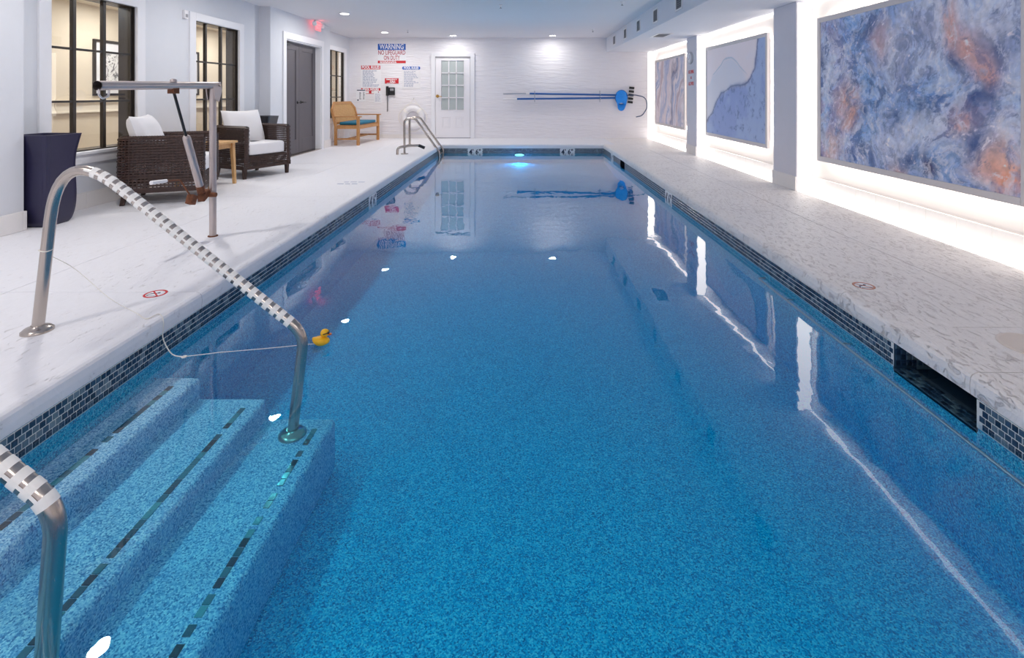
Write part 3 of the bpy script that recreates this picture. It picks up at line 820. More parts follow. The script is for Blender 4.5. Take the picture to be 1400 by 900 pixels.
def paint2(Y, Z):
    wa = fbm(Y*2, Z*2, 5)-.5
    # boundary curve, sampled in picture pixels
    pts = [(964, 168), (972, 155), (978, 140), (985, 128), (1000, 117), (1020, 114), (1024, 110), (1030, 95), (1034, 75), (1036, 52), (1037, 40)]
    by, bz = zip(*[px_yz(*p_) for p_ in pts]); by, bz = np.array(by), np.array(bz)
    d = np.full(Y.shape, 9.)
    Yw, Zw = Y+wa*.10, Z+(fbm(Y*3, Z*3, 6)-.5)*.10
    for i in range(len(by)-1):
        ax, ay, bx, by_ = by[i], bz[i], by[i+1], bz[i+1]
        L2 = (bx-ax)**2+(by_-ay)**2; t_ = np.clip(((Yw-ax)*(bx-ax)+(Zw-ay)*(by_-ay))/L2, 0, 1)
        d = np.minimum(d, np.hypot(Yw-ax-t_*(bx-ax), Zw-ay-t_*(by_-ay)))
    zline = np.interp(-Yw, -by, bz); below = 1/(1+np.exp((Zw-zline)*60))
    n = fbm(Yw*3, Zw*3, 7, 6); n3 = fbm(Yw*10, Zw*10, 8, 5, .7)
    up = mixc(np.zeros(Y.shape+(3,))+np.array(lin(212, 212, 222)), sstep(n, .4, .7)*.4, lin(210, 214, 228))
    dn = mixc(np.zeros(Y.shape+(3,))+np.array(lin(148, 172, 212)), sstep(n, .42, .62)*.6, lin(128, 150, 204))
    dn = mixc(dn, sstep(n3, .5, .68)*.35, lin(110, 134, 186)); dn = mixc(dn, sstep(n3, .62, .72)*.4, lin(70, 86, 140))
    c = up*(1-below[..., None])+dn*below[..., None]
    c = mixc(c, np.exp(-(d/.035)**2)*.55*sstep(n3, .3, .55), lin(70, 80, 140))
    c = mixc(c, np.exp(-(d/.012)**2)*.7, lin(52, 76, 130))
    d2 = np.abs(Zw-(1.45+.25*np.cos((Yw-8.2)*2.6)))
    k2 = np.exp(-(d2/.012)**2)*sstep(Y, 7.4, 7.7)*(1-sstep(Y, 8.75, 8.95))*(1-below)
    c = mixc(c, k2*.5, lin(110, 160, 190))
    k3 = (1-below)*sstep(1.45+.25*np.cos((Yw-8.2)*2.6)-Zw, 0, .05)*sstep(Y, 7.4, 7.7)
    return mixc(c, k3*.35, lin(170, 196, 220))
def paint1(Y, Z):
    q = Y*1.0+Z*.32+(fbm(Y*1.2, Z*1.0, 31)-.5)*1.1
    n = fbm(q*5, Z*.9, 33, 6, .6); n2 = fbm(q*14, Z*2.2, 34, 5, .65)
    c = mixc(np.zeros(Y.shape+(3,))+np.array(lin(200, 198, 208)), sstep(n, .45, .6)*.8, lin(140, 160, 196))
    c = mixc(c, sstep(n2, .52, .66)*.7, lin(212, 214, 224)); c = mixc(c, sstep(n, .40, .28)*.7, lin(164, 152, 164))
    k = np.exp(-((q-(11.0+.55))/.10)**2); c = mixc(c, k*.8*sstep(n2, .3, .6), lin(86, 84, 116))
    k = np.exp(-((q-12.1)/.16)**2); c = mixc(c, k*.5*sstep(n2, .35, .6), lin(120, 146, 196))
    return c
ARTS = [(3.31, 5.694, 1.964, .383, paint3, 'large framed abstract of blue clouds with rust and orange patches', 330, 220),
        (6.86, 9.19, 1.954, .39, paint2, 'framed abstract, pale above and blue below a dark indigo vein, between two pillars', 260, 180),
        (10.36, 12.69, 1.954, .39, paint1, 'framed abstract of grey and blue marbled streaks nearest the far wall', 200, 140)]
for a, b, zt, zb, fn, lb, nu, nv in ARTS:
    r_ = thing('framed_artwork', lb, 'picture', (3.27, (a+b)/2, zb)); L = r_.location
    f_ = .055; x0, x1 = 3.27, 3.31
    mb = MB(L)
    mb.box(x0, x1, a, a+f_, zb, zt).box(x0, x1, b-f_, b, zb, zt).box(x0, x1, a+f_, b-f_, zb, zb+f_).box(x0, x1, a+f_, b-f_, zt-f_, zt)
    mb.build('frame', M['frame_grey'], r_, bevel=.003)
    MB(L).box(x1, RXW-.001, a+.16, b-.16, zb+.16, zt-.16).build('back_box', M['greyplastic'], r_)
    ys = np.linspace(b-f_+.002, a+f_-.002, nu+1); zs = np.linspace(zb+f_-.002, zt-f_+.002, nv+1)
    YY, ZZ = np.meshgrid(ys, zs)
    col = (fn(YY, ZZ)*np.array((1.52, 1.36, 1.26))).clip(0, 1)
    n_ = (nu+1)*(nv+1)
    co = np.stack([np.full(n_, x0+.010-L.x), YY.ravel()-L.y, ZZ.ravel()-L.z], 1)
    i_, j_ = np.meshgrid(np.arange(nu), np.arange(nv)); q0 = (j_*(nu+1)+i_).ravel()
    me = bpy.data.meshes.new('print')
    me.from_pydata(co.tolist(), [], np.stack([q0, q0+nu+1, q0+nu+2, q0+1], 1).tolist())
    ca = me.color_attributes.new('Col', 'FLOAT_COLOR', 'POINT')
    ca.data.foreach_set('color', np.concatenate([col.reshape(-1, 3), np.ones((n_, 1))], 1).astype(np.float32).ravel())
    me.materials.append(M['print'])
    o = bpy.data.objects.new('print', me); SC.collection.objects.link(o); o.parent = r_
    # LED tape behind the frame, washing the wall
    cy, cz = (a+b)/2, (zt+zb)/2; cl = (1, .92, .84); xl = 3.322
    for nm_, lo_, d_, sx, sy in (('top', (xl, cy, zt-.05), (1, 0, .9), b-a-.2, .012), ('bottom', (xl, cy, zb+.05), (1, 0, -.9), b-a-.2, .012),
                                 ('a', (xl, a+.05, cz), (1, -.9, 0), zt-zb-.2, .012), ('b', (xl, b-.05, cz), (1, .9, 0), zt-zb-.2, .012)):
        la = area('led_tape', lo_, (0, 0, 0), sx, sy, LED_W*(sx/2.2), cl)
        dz = -Vector(d_).normalized(); ax = Vector((0, 1, 0)) if nm_ in ('top', 'bottom') else Vector((0, 0, 1))
        zax = dz; xax = ax; yax = zax.cross(xax)
        la.rotation_euler = Matrix((xax, yax, zax)).transposed().to_euler()

# clock and sign on the pillar
cy, cz = 9.655, 1.805
r_ = thing('wall_clock', 'round silver wall clock on the pillar between the two far pictures', 'clock', (RX, cy, cz)); L = r_.location
MB(L).lathe((RX, cy, cz), [(.115, 0), (.12, -.02), (.112, -.04), (.1, -.04), (.098, -.03)], 32, 'X').build('case', M['alu'], r_)
MB(L).lathe((RX-.0325, cy, cz), [(.098, 0), (.098, -.001)], 32, 'X').build('dial', M['paper'], r_)
MB(L).bar((RX-.035, cy, cz), (RX-.035, cy, cz+.06), .008, .002, (1, 0, 0)).bar((RX-.035, cy, cz), (RX-.035, cy+.035, cz-.03), .01, .002, (1, 0, 0)).build('hands', M['black'], r_)
r_ = thing('no_diving_sign', 'tall clear sign with red lettering under the clock', 'sign', (RX, 9.64, 1.4)); L = r_.location
MB(L).box(RX-.004, RX-.0005, 9.46, 9.82, 1.28, 1.585).build('panel', M['paint_pillar'], r_)
for s_, z, h in (('NO DIVING', 1.54, .09), ('IS', 1.43, .06), ('ALLOWED', 1.32, .09)):
    text(s_, h, M['red'], (-.0045, 0, z-1.4), (PI/2, 0, -PI/2), r_, bold=.003, fit=(.3 if len(s_) > 3 else .06))

# ------------------------------------------------------------------ far wall signs
def sign_root(name, label, x, z): return thing(name, label, 'sign', (x, WALLY-.001, z))
def board(r_, a, b, z0, z1, mat, name='panel', y=.0, th=.006, bevel=0):
    L = r_.location
    return MB(L).box(a, b, WALLY-.001-y-th, WALLY-.001-y, z0, z1).build(name, mat, r_, bevel=bevel, seg=4)
def lines(r_, a, b, z1, z0, n, mat, y=.0068, h=.009, seedv=1):
    L = r_.location; rr = random.Random(seedv); mb = MB(L)
    for k in range(n):
        z = z1-(z1-z0)*(k+.5)/n; x = a; e = a+(b-a)*rr.uniform(.6, 1)
        while x < e:
            w_ = rr.uniform(.02, .07); mb.box(x, min(x+w_, e), WALLY-.001-y-.0006, WALLY-.001-y, z-h/2, z+h/2); x += w_+.012
    mb.build('fine_print', mat, r_)
def wt(s_, r_, px, py, hpx, mat, wpx, y=.0065, bold=.004):
    L = r_.location
    text(s_, hpx/53.6/.72, mat, (wx(px)-L.x, -y, wz(py)-L.z), (PI/2, 0, 0), r_, bold=bold, depth=.0008, fit=wpx/53.6)
r_ = sign_root('warning_sign', 'large warning sign with blue header saying no lifeguard on duty', wx(535.7), wz(87))
board(r_, wx(516.5), wx(555), wz(86.7), wz(59.8), M['paper'])
board(r_, wx(516.7), wx(554.8), wz(68.5), wz(60), M['blue_print'], 'header', .006, .002)
wt('WARNING', r_, 535.7, 64.2, 7, M['paper'], 33, .0085, .003)
wt('NO LIFEGUARD', r_, 535.7, 72.2, 6, M['darkred'], 37, bold=.002); wt('ON DUTY', r_, 535.7, 79.4, 6, M['darkred'], 22, bold=.002)
board(r_, wx(516.7), wx(554.8), wz(86.5), wz(83), M['red'], 'footer', .006, .002)
lines(r_, wx(519.5), wx(552), wz(83.2), wz(86.4), 2, M['paper'], .0085, .02, 3)
r_ = sign_root('pool_rules_sign', 'white rules notice with red header left of the telephone', wx(507), wz(120))
board(r_, wx(493.5), wx(520.3), wz(120.3), wz(89.3), M['paper'])
board(r_, wx(493.8), wx(520), wz(94.8), wz(89.6), M['red'], 'header', .006, .002)
wt('POOL RULES', r_, 506.9, 92.2, 4, M['paper'], 24, .0085)
lines(r_, wx(496), wx(519), wz(96), wz(119), 12, M['ink'], seedv=5, h=.016)
r_ = sign_root('pool_hours_sign', 'red and white pool hours sign partly covered by two papers', wx(507), wz(128))
board(r_, wx(493.8), wx(520), wz(128.2), wz(120.5), M['red'])
wt('POOL HOURS', r_, 506.9, 122.4, 3, M['paper'], 22, .0065)
board(r_, wx(500), wx(504.5), wz(127.6), wz(124.6), M['paper'], 'blank_box', .006, .002)
board(r_, wx(508), wx(513), wz(127.6), wz(124.6), M['paper'], 'blank_box', .006, .002)
r_ = sign_root('notice_paper', 'white notice paper taped under the left corner of the pool hours sign', wx(493), wz(139))
board(r_, wx(487), wx(500.3), wz(139), wz(122.3), M['paper'], 'sheet', .0072, .001)
L = r_.location
board(r_, wx(488), wx(499.5), wz(124), wz(122.8), M['ink_dark'], 'heading', .0084, .0004)
lines(r_, wx(491.5), wx(494), wz(126), wz(136), 9, M['ink_dark'], .0084, .01, 11); lines(r_, wx(496.5), wx(499), wz(125.5), wz(136), 9, M['ink_dark'], .0084, .01, 12)
board(r_, wx(488.7), wx(490.5), wz(137.8), wz(136), M['ink_dark'], 'mark', .0084, .0004)
r_ = sign_root('notice_paper', 'white notice paper taped under the right corner of the pool hours sign', wx(516), wz(141))
board(r_, wx(511.3), wx(522), wz(141), wz(124), M['paper'], 'sheet', .0072, .001)
lines(r_, wx(513), wx(521), wz(128), wz(139), 9, M['ink'], .0084, .008, 13)
board(r_, wx(517), wx(518), wz(126.8), wz(125), M['darkred'], 'mark', .0084, .0004)
r_ = sign_root('emergency_sign', 'small red emergency call sign above the black telephone', wx(535.5), wz(114.3))
board(r_, wx(526.3), wx(545), wz(114.3), wz(107), M['red'])
wt('EMERGENCY', r_, 535.6, 108.7, 1.7, M['paper'], 15, .0065, .002); wt('CALL', r_, 537, 111.6, 2.6, M['paper'], 8, .0065, .004)
lines(r_, wx(529), wx(543), wz(113.1), wz(114), 1, M['paper'], .0065, .014, 4)
r_ = sign_root('pool_rules_sign', 'white rules notice with rounded blue header right of the telephone', wx(562), wz(122))
board(r_, wx(550), wx(575), wz(121.5), wz(90.5), M['white_plastic'], bevel=.002)
hd = MB(r_.location); pl_ = []
for k in range(24):
    a_ = 2*PI*k/24; sx_ = .19 if math.cos(a_) > 0 else -.19
    pl_.append((wx(562.3)+sx_+math.cos(a_)*.04, wz(93.1)+math.sin(a_)*.042))
hd.prism(pl_, WALLY-.0095, WALLY-.007, 'Y').build('header', M['blue_print'], r_)
wt('POOL RULES', r_, 562.3, 93.1, 3.2, M['paper'], 20, .0095)
lines(r_, wx(552.5), wx(572.5), wz(97), wz(119), 13, M['ink'], seedv=9, h=.013)
# telephone
r_ = thing('wall_telephone', 'black wall telephone with hanging cord under the emergency sign', 'telephone', (wx(535), WALLY-.001, wz(130))); L = r_.location
MB(L).box(wx(531), wx(540.3), WALLY-.07, WALLY-.001, wz(130), wz(119.5)).build('body', M['black'], r_, bevel=.015, seg=3)
MB(L).box(wx(534.2), wx(539.2), WALLY-.073, WALLY-.068, wz(124.2), wz(121)).build('dial_plate', M['greyplastic'], r_, bevel=.004)
MB(L).box(wx(529), wx(532.5), WALLY-.11, WALLY-.06, wz(131), wz(118)).build('handset', M['black'], r_, bevel=.012, seg=3)
cp = [(wx(530.4)+.012*math.sin(k*1.3), WALLY-.05+.012*math.cos(k*1.3), wz(131)-k*.0075) for k in range(54)]
MB(L).tube(cp, .006, 6).build('cord', M['black'], r_)
# life ring
c0 = Vector((wx(565.3), WALLY-.075, wz(160.3)))
r_ = thing('life_ring', 'white life ring with rope hanging on the far wall beside the door', 'life ring', c0-Vector((0, 0, .3))); L = r_.location
rg_ = MB(L).tube([c0+Vector((math.cos(a_)*.225, 0, math.sin(a_)*.225)) for a_ in np.linspace(0, 2*PI, 40, endpoint=False)], .075, 14, closed=True).build('ring', M['white_plastic'], r_)
for a_ in (.8, 2.4, 3.9, 5.5):
    ca = c0+Vector((math.cos(a_)*.225, 0, math.sin(a_)*.225)); dd = Vector((-math.sin(a_), 0, math.cos(a_)))
    MB(L).tube([ca-dd*.03, ca+dd*.03], .078, 14).build('band', M['tape'], rg_)
rp = []
for k in range(49):
    a_ = .8+2*PI*k/48; rad = .315+.045*abs(math.sin((a_-.8)*2))
    rp.append(c0+Vector((math.cos(a_)*rad, -.01, math.sin(a_)*rad)))
MB(L).tube(rp, .008, 6).build('rope', M['string'], r_)
MB(L).tube([c0+Vector((-.13, 0, .29)), Vector((wx(565.8), WALLY-.02, wz(134.5))), c0+Vector((.16, 0, .28))], .006, 6).build('hanging_cord', M['string'], r_)
MB(L).tube([(wx(565.8), WALLY-.001, wz(134.3)), (wx(565.8), WALLY-.03, wz(134.3))], .008, 8).build('hook', M['steel'], r_)

# poles on the far wall
yp = WALLY-.09
def P2(px, py, dy=0): return Vector((wx(px), yp+dy, wz(py)))
r_ = thing('life_hook', 'upper blue pole with a curved rescue hook at its right end', 'rescue hook', P2(785, 129)); L = r_.location
MB(L).tube([P2(722, 128), P2(856, 130.2)], .024, 10).build('pole', M['blue_pole'], r_)
MB(L).tube([P2(688, 128.4), P2(722, 128)], .019, 10).build('inner_tube', M['alu'], r_)
MB(L).tube([P2(719, 128), P2(724, 128.05)], .028, 10).build('collar', M['white_plastic'], r_)
MB(L).tube(fillet([P2(856, 130.2), P2(868, 130), P2(882, 133), P2(884, 147), P2(877, 158), P2(868.5, 159.8)], [.2, .25, .25, .2]), .013, 8).build('hook', M['hook_blue'], r_)
r_ = thing('leaf_skimmer', 'lower blue pole carrying a bright blue leaf net', 'pool net', P2(780, 135, -.02)); L = r_.location
MB(L).tube([P2(707, 135.3, -.0), P2(841, 133.9, -.0)], .025, 10).build('pole', M['blue_pole'], r_)
MB(L).tube([P2(688, 135.6), P2(707, 135.3)], .02, 10).build('inner_tube', M['white_plastic'], r_)
rim = [P2(848.5+8.2*math.cos(a_)*(1), 133+9.5*math.sin(a_)-.6*math.cos(a_), -.01-.02*math.sin(a_)) for a_ in np.linspace(0, 2*PI, 26, endpoint=False)]
ctr = P2(848.5, 133, -.03)
MB(L).tube(rim, .011, 8, closed=True).build('hoop', M['blue_pole'], r_)
def bag(u, v):
    a_ = u*2*PI
    top = Vector(P2(848.5+8.2*math.cos(a_), 133+9.5*math.sin(a_), -.01))
    bot = Vector(P2(846.5+5*math.cos(a_)+1.5, 146+5.5*math.sin(a_), -.05))
    p_ = top.lerp(bot, v**.8); p_.y += -.04*math.sin(v*PI)*(1+math.sin(a_*3)*.3); return p_
MB(L).grid(bag, 26, 8).build('net_bag', M['net'], r_)
r_ = thing('pool_brush', 'upright pool brush of black bristle blocks at the end of the poles', 'brush', P2(862, 130, .02)); L = r_.location
MB(L).bar(P2(863.2, 117.5, .045), P2(860.5, 142.5, .045), .15, .02, (0, 1, 0)).build('brush_back', M['white_plastic'], r_, bevel=.004)
for k in range(5): 
    t_ = (k+.5)/5; MB(L).bar(P2(863.2, 117.9, .02).lerp(P2(860.5, 142.1, .02), t_-.062), P2(863.2, 117.9, .02).lerp(P2(860.5, 142.1, .02), t_+.062), .125, .04, (0, 1, 0)).build('bristle_block', M['black'], r_, bevel=.003)
for px, lb in ((731, 'left metal bracket holding the two poles'), (820, 'right metal bracket holding the two poles')):
    r_ = thing('pole_bracket', lb, 'bracket', P2(px, 138, .09)); L = r_.location
    MB(L).box(wx(px)-.012, wx(px)+.012, WALLY-.012, WALLY-.001, wz(139.5), wz(124)).build('back_plate', M['alu'], r_)
    for py in (128.1, 134.7):
        MB(L).tube(fillet([P2(px, py+1.6, .08), P2(px, py+1.6, -.03), P2(px, py-.6, -.035)], [.02]), .006, 8).build('hook', M['alu'], r_)

# exit sign with lamp heads
ex, ey = -4.0, 10.0
r_ = thing('exit_sign', 'small glowing red exit sign hanging above the grey double doors', 'sign', (ex, ey, CEIL)); L = r_.location
MB(L).box(ex-.03, ex+.03, ey-.14, ey+.14, CEIL-.03, CEIL-.001).build('housing', M['white_plastic'], r_, bevel=.006)
MB(L).box(ex-.004, ex+.004, ey-.13, ey+.13, CEIL-.20, CEIL-.03).build('panel', M['exit_glow'], r_)
text('EXIT', .13, M['paper'], (.0046, 0, -.125), (PI/2, 0, PI/2), r_, bold=.002, depth=.0006, fit=.2)
for s_ in (-1, 1): MB(L).lathe((ex, ey+s_*.19, CEIL-.08), [(.01, -.03), (.045, -.02), (.05, .03), (.046, .034)], 16, 'X').tube([(ex, ey+s_*.12, CEIL-.02), (ex, ey+s_*.19, CEIL-.06)], .01, 8).build('lamp_head', M['white_plastic'], r_)
area('glow', (0, 0, -.1), (0, PI, 0), .2, .1, .35, (1, .1, .12), parent=r_)
# sensor box on the left wall
r_ = thing('wall_sensor', 'small white sensor box on the wall between the two near windows', 'sensor', (LXR, 6.51, 2.13)); L = r_.location
MB(L).box(LXR+.0005, LXR+.035, 6.475, 6.545, 2.08, 2.19).build('box', M['white_plastic'], r_, bevel=.005)
MB(L).box(LXR+.035, LXR+.039, 6.49, 6.53, 2.10, 2.14).build('window', M['greyplastic'], r_)

# ------------------------------------------------------------------ planters
def planter(x, y, mat, lb, s_=1.0, rz=0):
    r_ = thing('tall_planter', lb, 'planter', (x, y, 0), rz)
    # square vase: flared rim, waist, belly, tapered foot
    pr = [(.112, 0), (.130, .035), (.146, .12), (.152, .24), (.148, .40), (.146, .52), (.154, .63), (.178, .775)]
    def sec(r, z, n=36):
        out = []
        for k in range(n):
            side, t_ = divmod(k, n//4); t_ = (t_/(n//4))*2-1       # square with slightly eased corners
            px2, py2 = [(1, t_), (-t_, 1), (-1, -t_), (t_, -1)][side]
            m_ = min(1, 1.93/(abs(px2)+abs(py2)))
            out.append((px2*r*m_*s_, py2*r*m_*s_, z))
        return out
    prof = []
    for i in range(len(pr)-1):
        p0 = pr[max(i-1, 0)]; p1 = pr[i]; p2 = pr[i+1]; p3 = pr[min(i+2, len(pr)-1)]
        for k in range(4):
            t_ = k/4; prof.append(tuple(.5*((2*p1[q])+(-p0[q]+p2[q])*t_+(2*p0[q]-5*p1[q]+4*p2[q]-p3[q])*t_*t_+(-p0[q]+3*p1[q]-3*p2[q]+p3[q])*t_**3) for q in (0, 1)))
    prof += [pr[-1], (pr[-1][0]-.018, .776), (pr[-1][0]-.035, .70)]
    vs = []; n = 36
    for r, z in prof: vs += sec(r, z)
    mb = MB(); fs = [(i*n+k, i*n+(k+1) % n, (i+1)*n+(k+1) % n, (i+1)*n+k) for i in range(len(prof)-1) for k in range(n)]
    mb.add(vs, fs, False); mb.add(sec(pr[0][0], 0), [tuple(range(n))[::-1]])
    mb.build('pot', mat, r_)
    MB().add(sec(.150, .71), [tuple(range(n))]).build('soil', M['soil'], r_)
    return r_
planter(-4.127, 4.42, M['navy'], 'tall navy square planter by the nearest window')
planter(-4.12, 8.11, M['charcoal'], 'dark planter behind the far wicker armchair')

# ------------------------------------------------------------------ wicker armchairs
def weave(mb, fn, nu, nv, amp=.006, wh=.66, wv=.36):
    """fn(u,v) -> (point, normal). horizontal ribbons over and under vertical stakes"""
    for j in range(nv):
        vs = []
        v0, v1 = (j+.5-wh/2)/nv, (j+.5+wh/2)/nv
        for i in range(nu+1):
            s_ = amp*(1 if (i+j) % 2 else -1)
            for v in (v0, v1):
                p_, n_ = fn(i/nu, v); vs.append(p_+n_*s_)
        mb.add(vs, [(2*i, 2*i+2, 2*i+3, 2*i+1) for i in range(nu)], True)
    for i in range(nu):
        vs = []
        u = (i+.0)/nu; du = wv/2/nu
        for j in range(nv+1):
            for uu in (max(0, u-du), min(1, u+du)):
                p_, n_ = fn(uu, j/nv); vs.append(p_)
        mb.add(vs, [(2*j, 2*j+2, 2*j+3, 2*j+1) for j in range(nv)], True)
def armchair(lb, loc, rz, D0=.70):
    r_ = thing('wicker_armchair', lb, 'armchair', loc, rz, 'brown wicker armchairs at the windows')
    D, W_, H0, H1, R_, th = D0, .72, .155, .675, .12, .065    # faces +x
    def upath(off):
        a, b = W_/2-off, D/2
        xb_ = -b+off; r = max(R_-off, .03)
        pts = [Vector((b, -a, 0))]
        pts += [Vector((xb_+r-r*math.sin(k*PI/12), -a+r-r*math.cos(k*PI/12), 0)) for k in range(7)]
        pts += [Vector((xb_+r-r*math.cos(k*PI/12), a-r+r*math.sin(k*PI/12), 0)) for k in range(7)]
        pts += [Vector((b, a, 0))]
        return pts
    def mk(pts, flip, flare=0):
        L = [0]
        for a, b in zip(pts, pts[1:]): L.append(L[-1]+(b-a).length)
        def fn(u, v):
            s_ = u*L[-1]; i = 0
            while i < len(pts)-2 and L[i+1] < s_: i += 1
            t_ = (s_-L[i])/(L[i+1]-L[i]); d = (pts[i+1]-pts[i]).normalized(); n_ = Vector((d.y, -d.x, 0))*flip
            p_ = pts[i].lerp(pts[i+1], min(1, max(0, t_)))
            return p_+Vector((0, 0, H0+(H1-H0)*v))+n_*flare*v, n_
        return fn, L[-1]
    fo, lo_ = mk(upath(0), 1, .012); fi, li = mk(upath(th), -1, -.012)
    mb = MB(); weave(mb, fo, 64, 19); mb.build('outer_weave', M['wicker'], r_, fix=False)
    mb = MB(); weave(mb, lambda u, v: fi(u, .3+.7*v), 66, 14); mb.build('inner_weave', M['wicker'], r_, fix=False)
    mb = MB()       # woven roll on top and at the arm ends
    def top(u, v):
        po, pi = fo(u, 1)[0], fi(u, 1)[0]; p_ = po.lerp(pi, v); n_ = Vector((0, 0, 1)); p_.z += .022*math.sin(v*PI)
        return p_, n_
    weave(mb, lambda u, v: top(u, v), 90, 4, .003, .92, .8)
    for u_ in (0, 1):
        def end(u, v): p_ = fo(u_, u)[0].lerp(fi(u_, u)[0], v); p_.x += .012*math.sin(v*PI); return p_, Vector((1, 0, 0))
        weave(mb, end, 22, 4, .003, .92, .8)
    mb.build('arm_wrap', M['wicker'], r_, fix=False)
    mb = MB()
    weave(mb, lambda u, v: (Vector((D/2-.005, (u-.5)*(W_-2*th), H0+v*.15)), Vector((1, 0, 0))), 26, 7)
    mb.build('front_apron', M['wicker'], r_, fix=False)
    # frame rail and legs
    mb = MB(); z0, z1 = .125, .16
    pts = upath(.012); 
    for a, b in zip(pts, pts[1:]): mb.bar(a+Vector((0, 0, .142)), b+Vector((0, 0, .142)), .03, .035)
    mb.bar((D/2-.015, -W_/2+.02, .142), (D/2-.015, W_/2-.02, .142), .03, .035)
    mb.box(-D/2+.06, D/2-.02, -W_/2+.06, W_/2-.06, .27, .30)
    mb.build('base_frame', M['dark_wood'], r_)
    for x, y, sx in ((D/2-.035, -W_/2+.035, 0), (D/2-.035, W_/2-.035, 0), (-D/2+.09, -W_/2+.06, -.03), (-D/2+.09, W_/2-.06, -.03)):
        mb = MB(); a, b = .024, .018
        vs = [(x+sx+q*b, y+p_*b, 0) for q, p_ in ((-1, -1), (1, -1), (1, 1), (-1, 1))]+[(x+q*a, y+p_*a, .14) for q, p_ in ((-1, -1), (1, -1), (1, 1), (-1, 1))]
        mb.add(vs, [(0, 3, 2, 1), (4, 5, 6, 7), (0, 1, 5, 4), (1, 2, 6, 5), (2, 3, 7, 6), (3, 0, 4, 7)]); mb.build('leg', M['dark_wood'], r_, bevel=.003)
    w2 = W_-2*th-.02
    MB().grid(pillow((.045, 0, .385), (D-.10, w2, .165), e=.16), 48, 24).build('seat_cushion', M['cushion'], r_)
    R = Euler((0, -.30, 0)).to_matrix()
    mb = MB(); cc = Vector((-D/2+.185, 0, .655))
    for sgn in (-1, 1):
        def pf(u, v, sgn=sgn):
            a_, b_ = u*2-1, v*2-1
            th_ = .105*((1-a_**4)*(1-b_**4))**.45*(1+.12*math.sin(3*a_+2*b_))
            pin = 1-.06*(1-a_*a_*b_*b_)
            return cc+R @ Vector((sgn*th_, a_*w2*.50*(1-.07*(1-a_*a_)*0-.05*(1-b_*b_)), b_*.255*(1-.07*(1-a_*a_))))
        mb.grid(pf, 20, 20)
    mb.build('back_cushion', M['cushion'], r_)
    return r_
armchair('near brown wicker armchair with white cushions, turned away from the camera', (-3.815, 5.53, 0), math.radians(20), .78)
armchair('far brown wicker armchair with white seat and back cushions facing the pool', (-3.80, 7.16, 0), math.radians(-26))
# side table
r_ = thing('side_table', 'small light teak side table between the wicker armchairs', 'table', (-3.87, 6.26, 0), math.radians(-8))
for k in range(5): MB().box(-.25+k*.1+.002, -.15+k*.1-.002, -.23, .23, .515, .54).build('top_slat', M['teak_light'], r_, bevel=.003)
MB().box(-.2, .2, -.2, -.18, .45, .515).box(-.2, .2, .18, .2, .45, .515).box(-.2, -.18, -.18, .18, .45, .515).box(.18, .2, -.18, .18, .45, .515).build('apron', M['teak_light'], r_)
for sx in (-1, 1):
    for sy in (-1, 1):
        mb = MB(); a, b = .023, .017; x, y = sx*.20, sy*.19
        vs = [(x+sx*.02+q*b, y+sy*.015+p_*b, 0) for q, p_ in ((-1, -1), (1, -1), (1, 1), (-1, 1))]+[(x+q*a, y+p_*a, .515) for q, p_ in ((-1, -1), (1, -1), (1, 1), (-1, 1))]
        mb.add(vs, [(0, 3, 2, 1), (4, 5, 6, 7), (0, 1, 5, 4), (1, 2, 6, 5), (2, 3, 7, 6), (3, 0, 4, 7)]); mb.build('leg', M['teak_light'], r_, bevel=.003)

# ------------------------------------------------------------------ teak bench (faces the pool)
r_ = thing('teak_bench', 'slatted teak bench with armrests and teal seat cushion in the far corner', 'bench', (-3.84, 11.92, 0), math.radians(-2))
W2, D2 = 1.36, .50     # width along y, depth along x
xb_, xf = -D2/2, D2/2
for y in (-W2/2, W2/2):
    MB().bar((xb_, y, 0), (xb_-.0, y, .42), .055, .05, (0, 1, 0)).bar((xb_, y, .42), (xb_-.09, y, .80), .055, .05, (0, 1, 0)).build('leg', M['teak'], r_, bevel=.004)
    MB().box(xf-.03, xf+.03, y-.028, y+.028, 0, .615).build('leg', M['teak'], r_, bevel=.004)
    MB().box(xb_-.06, xf+.07, y-.04, y+.04, .615, .64).build('armrest', M['teak'], r_, bevel=.006)
    MB().box(xb_, xf, y-.016, y+.016, .36, .42).build('side_rail', M['teak'], r_)
    MB().box(xb_, xf, y-.014, y+.014, .12, .155).build('stretcher', M['teak'], r_)
MB().box(xf-.015, xf+.015, -W2/2, W2/2, .35, .42).build('front_rail', M['teak'], r_, bevel=.003)
MB().box(xb_-.012, xb_+.012, -W2/2, W2/2, .35, .42).box(-.015, .015, -W2/2, W2/2, .12, .155).build('rear_rail', M['teak'], r_)
for k in range(7): MB().box(xb_+.03+k*.066, xb_+.085+k*.066, -W2/2+.02, W2/2-.02, .42, .438).build('seat_slat', M['teak'], r_)
# back: octagonal top
def bk(y, z): return (xb_-.0-(z-.42)*.24, y, z)
pts = [(-W2/2, .78), (-W2/2+.2, .92), (W2/2-.2, .92), (W2/2, .78)]
for (a, za), (b, zb_) in zip(pts, pts[1:]): MB().bar(bk(a, za), bk(b, zb_), .04, .065, (0, 0, 1)).build('top_rail', M['teak'], r_, bevel=.004)
MB().bar(bk(-W2/2, .48), bk(W2/2, .48), .03, .05).build('lower_rail', M['teak'], r_)
for k in range(17):
    y = -W2/2+.075+k*(W2-.15)/16; zt_ = .90 if abs(y) < W2/2-.2 else .90-(abs(y)-(W2/2-.2))*.7
    MB().bar(bk(y, .48), bk(y, zt_), .045, .014, (0, 1, 0) if False else (1, 0, 0)).build('back_slat', M['teak_light'], r_)
MB().grid(pillow((.01, 0, .472), (.46, W2-.12, .07), e=.2), 40, 14).build('seat_cushion', M['teal'], r_)

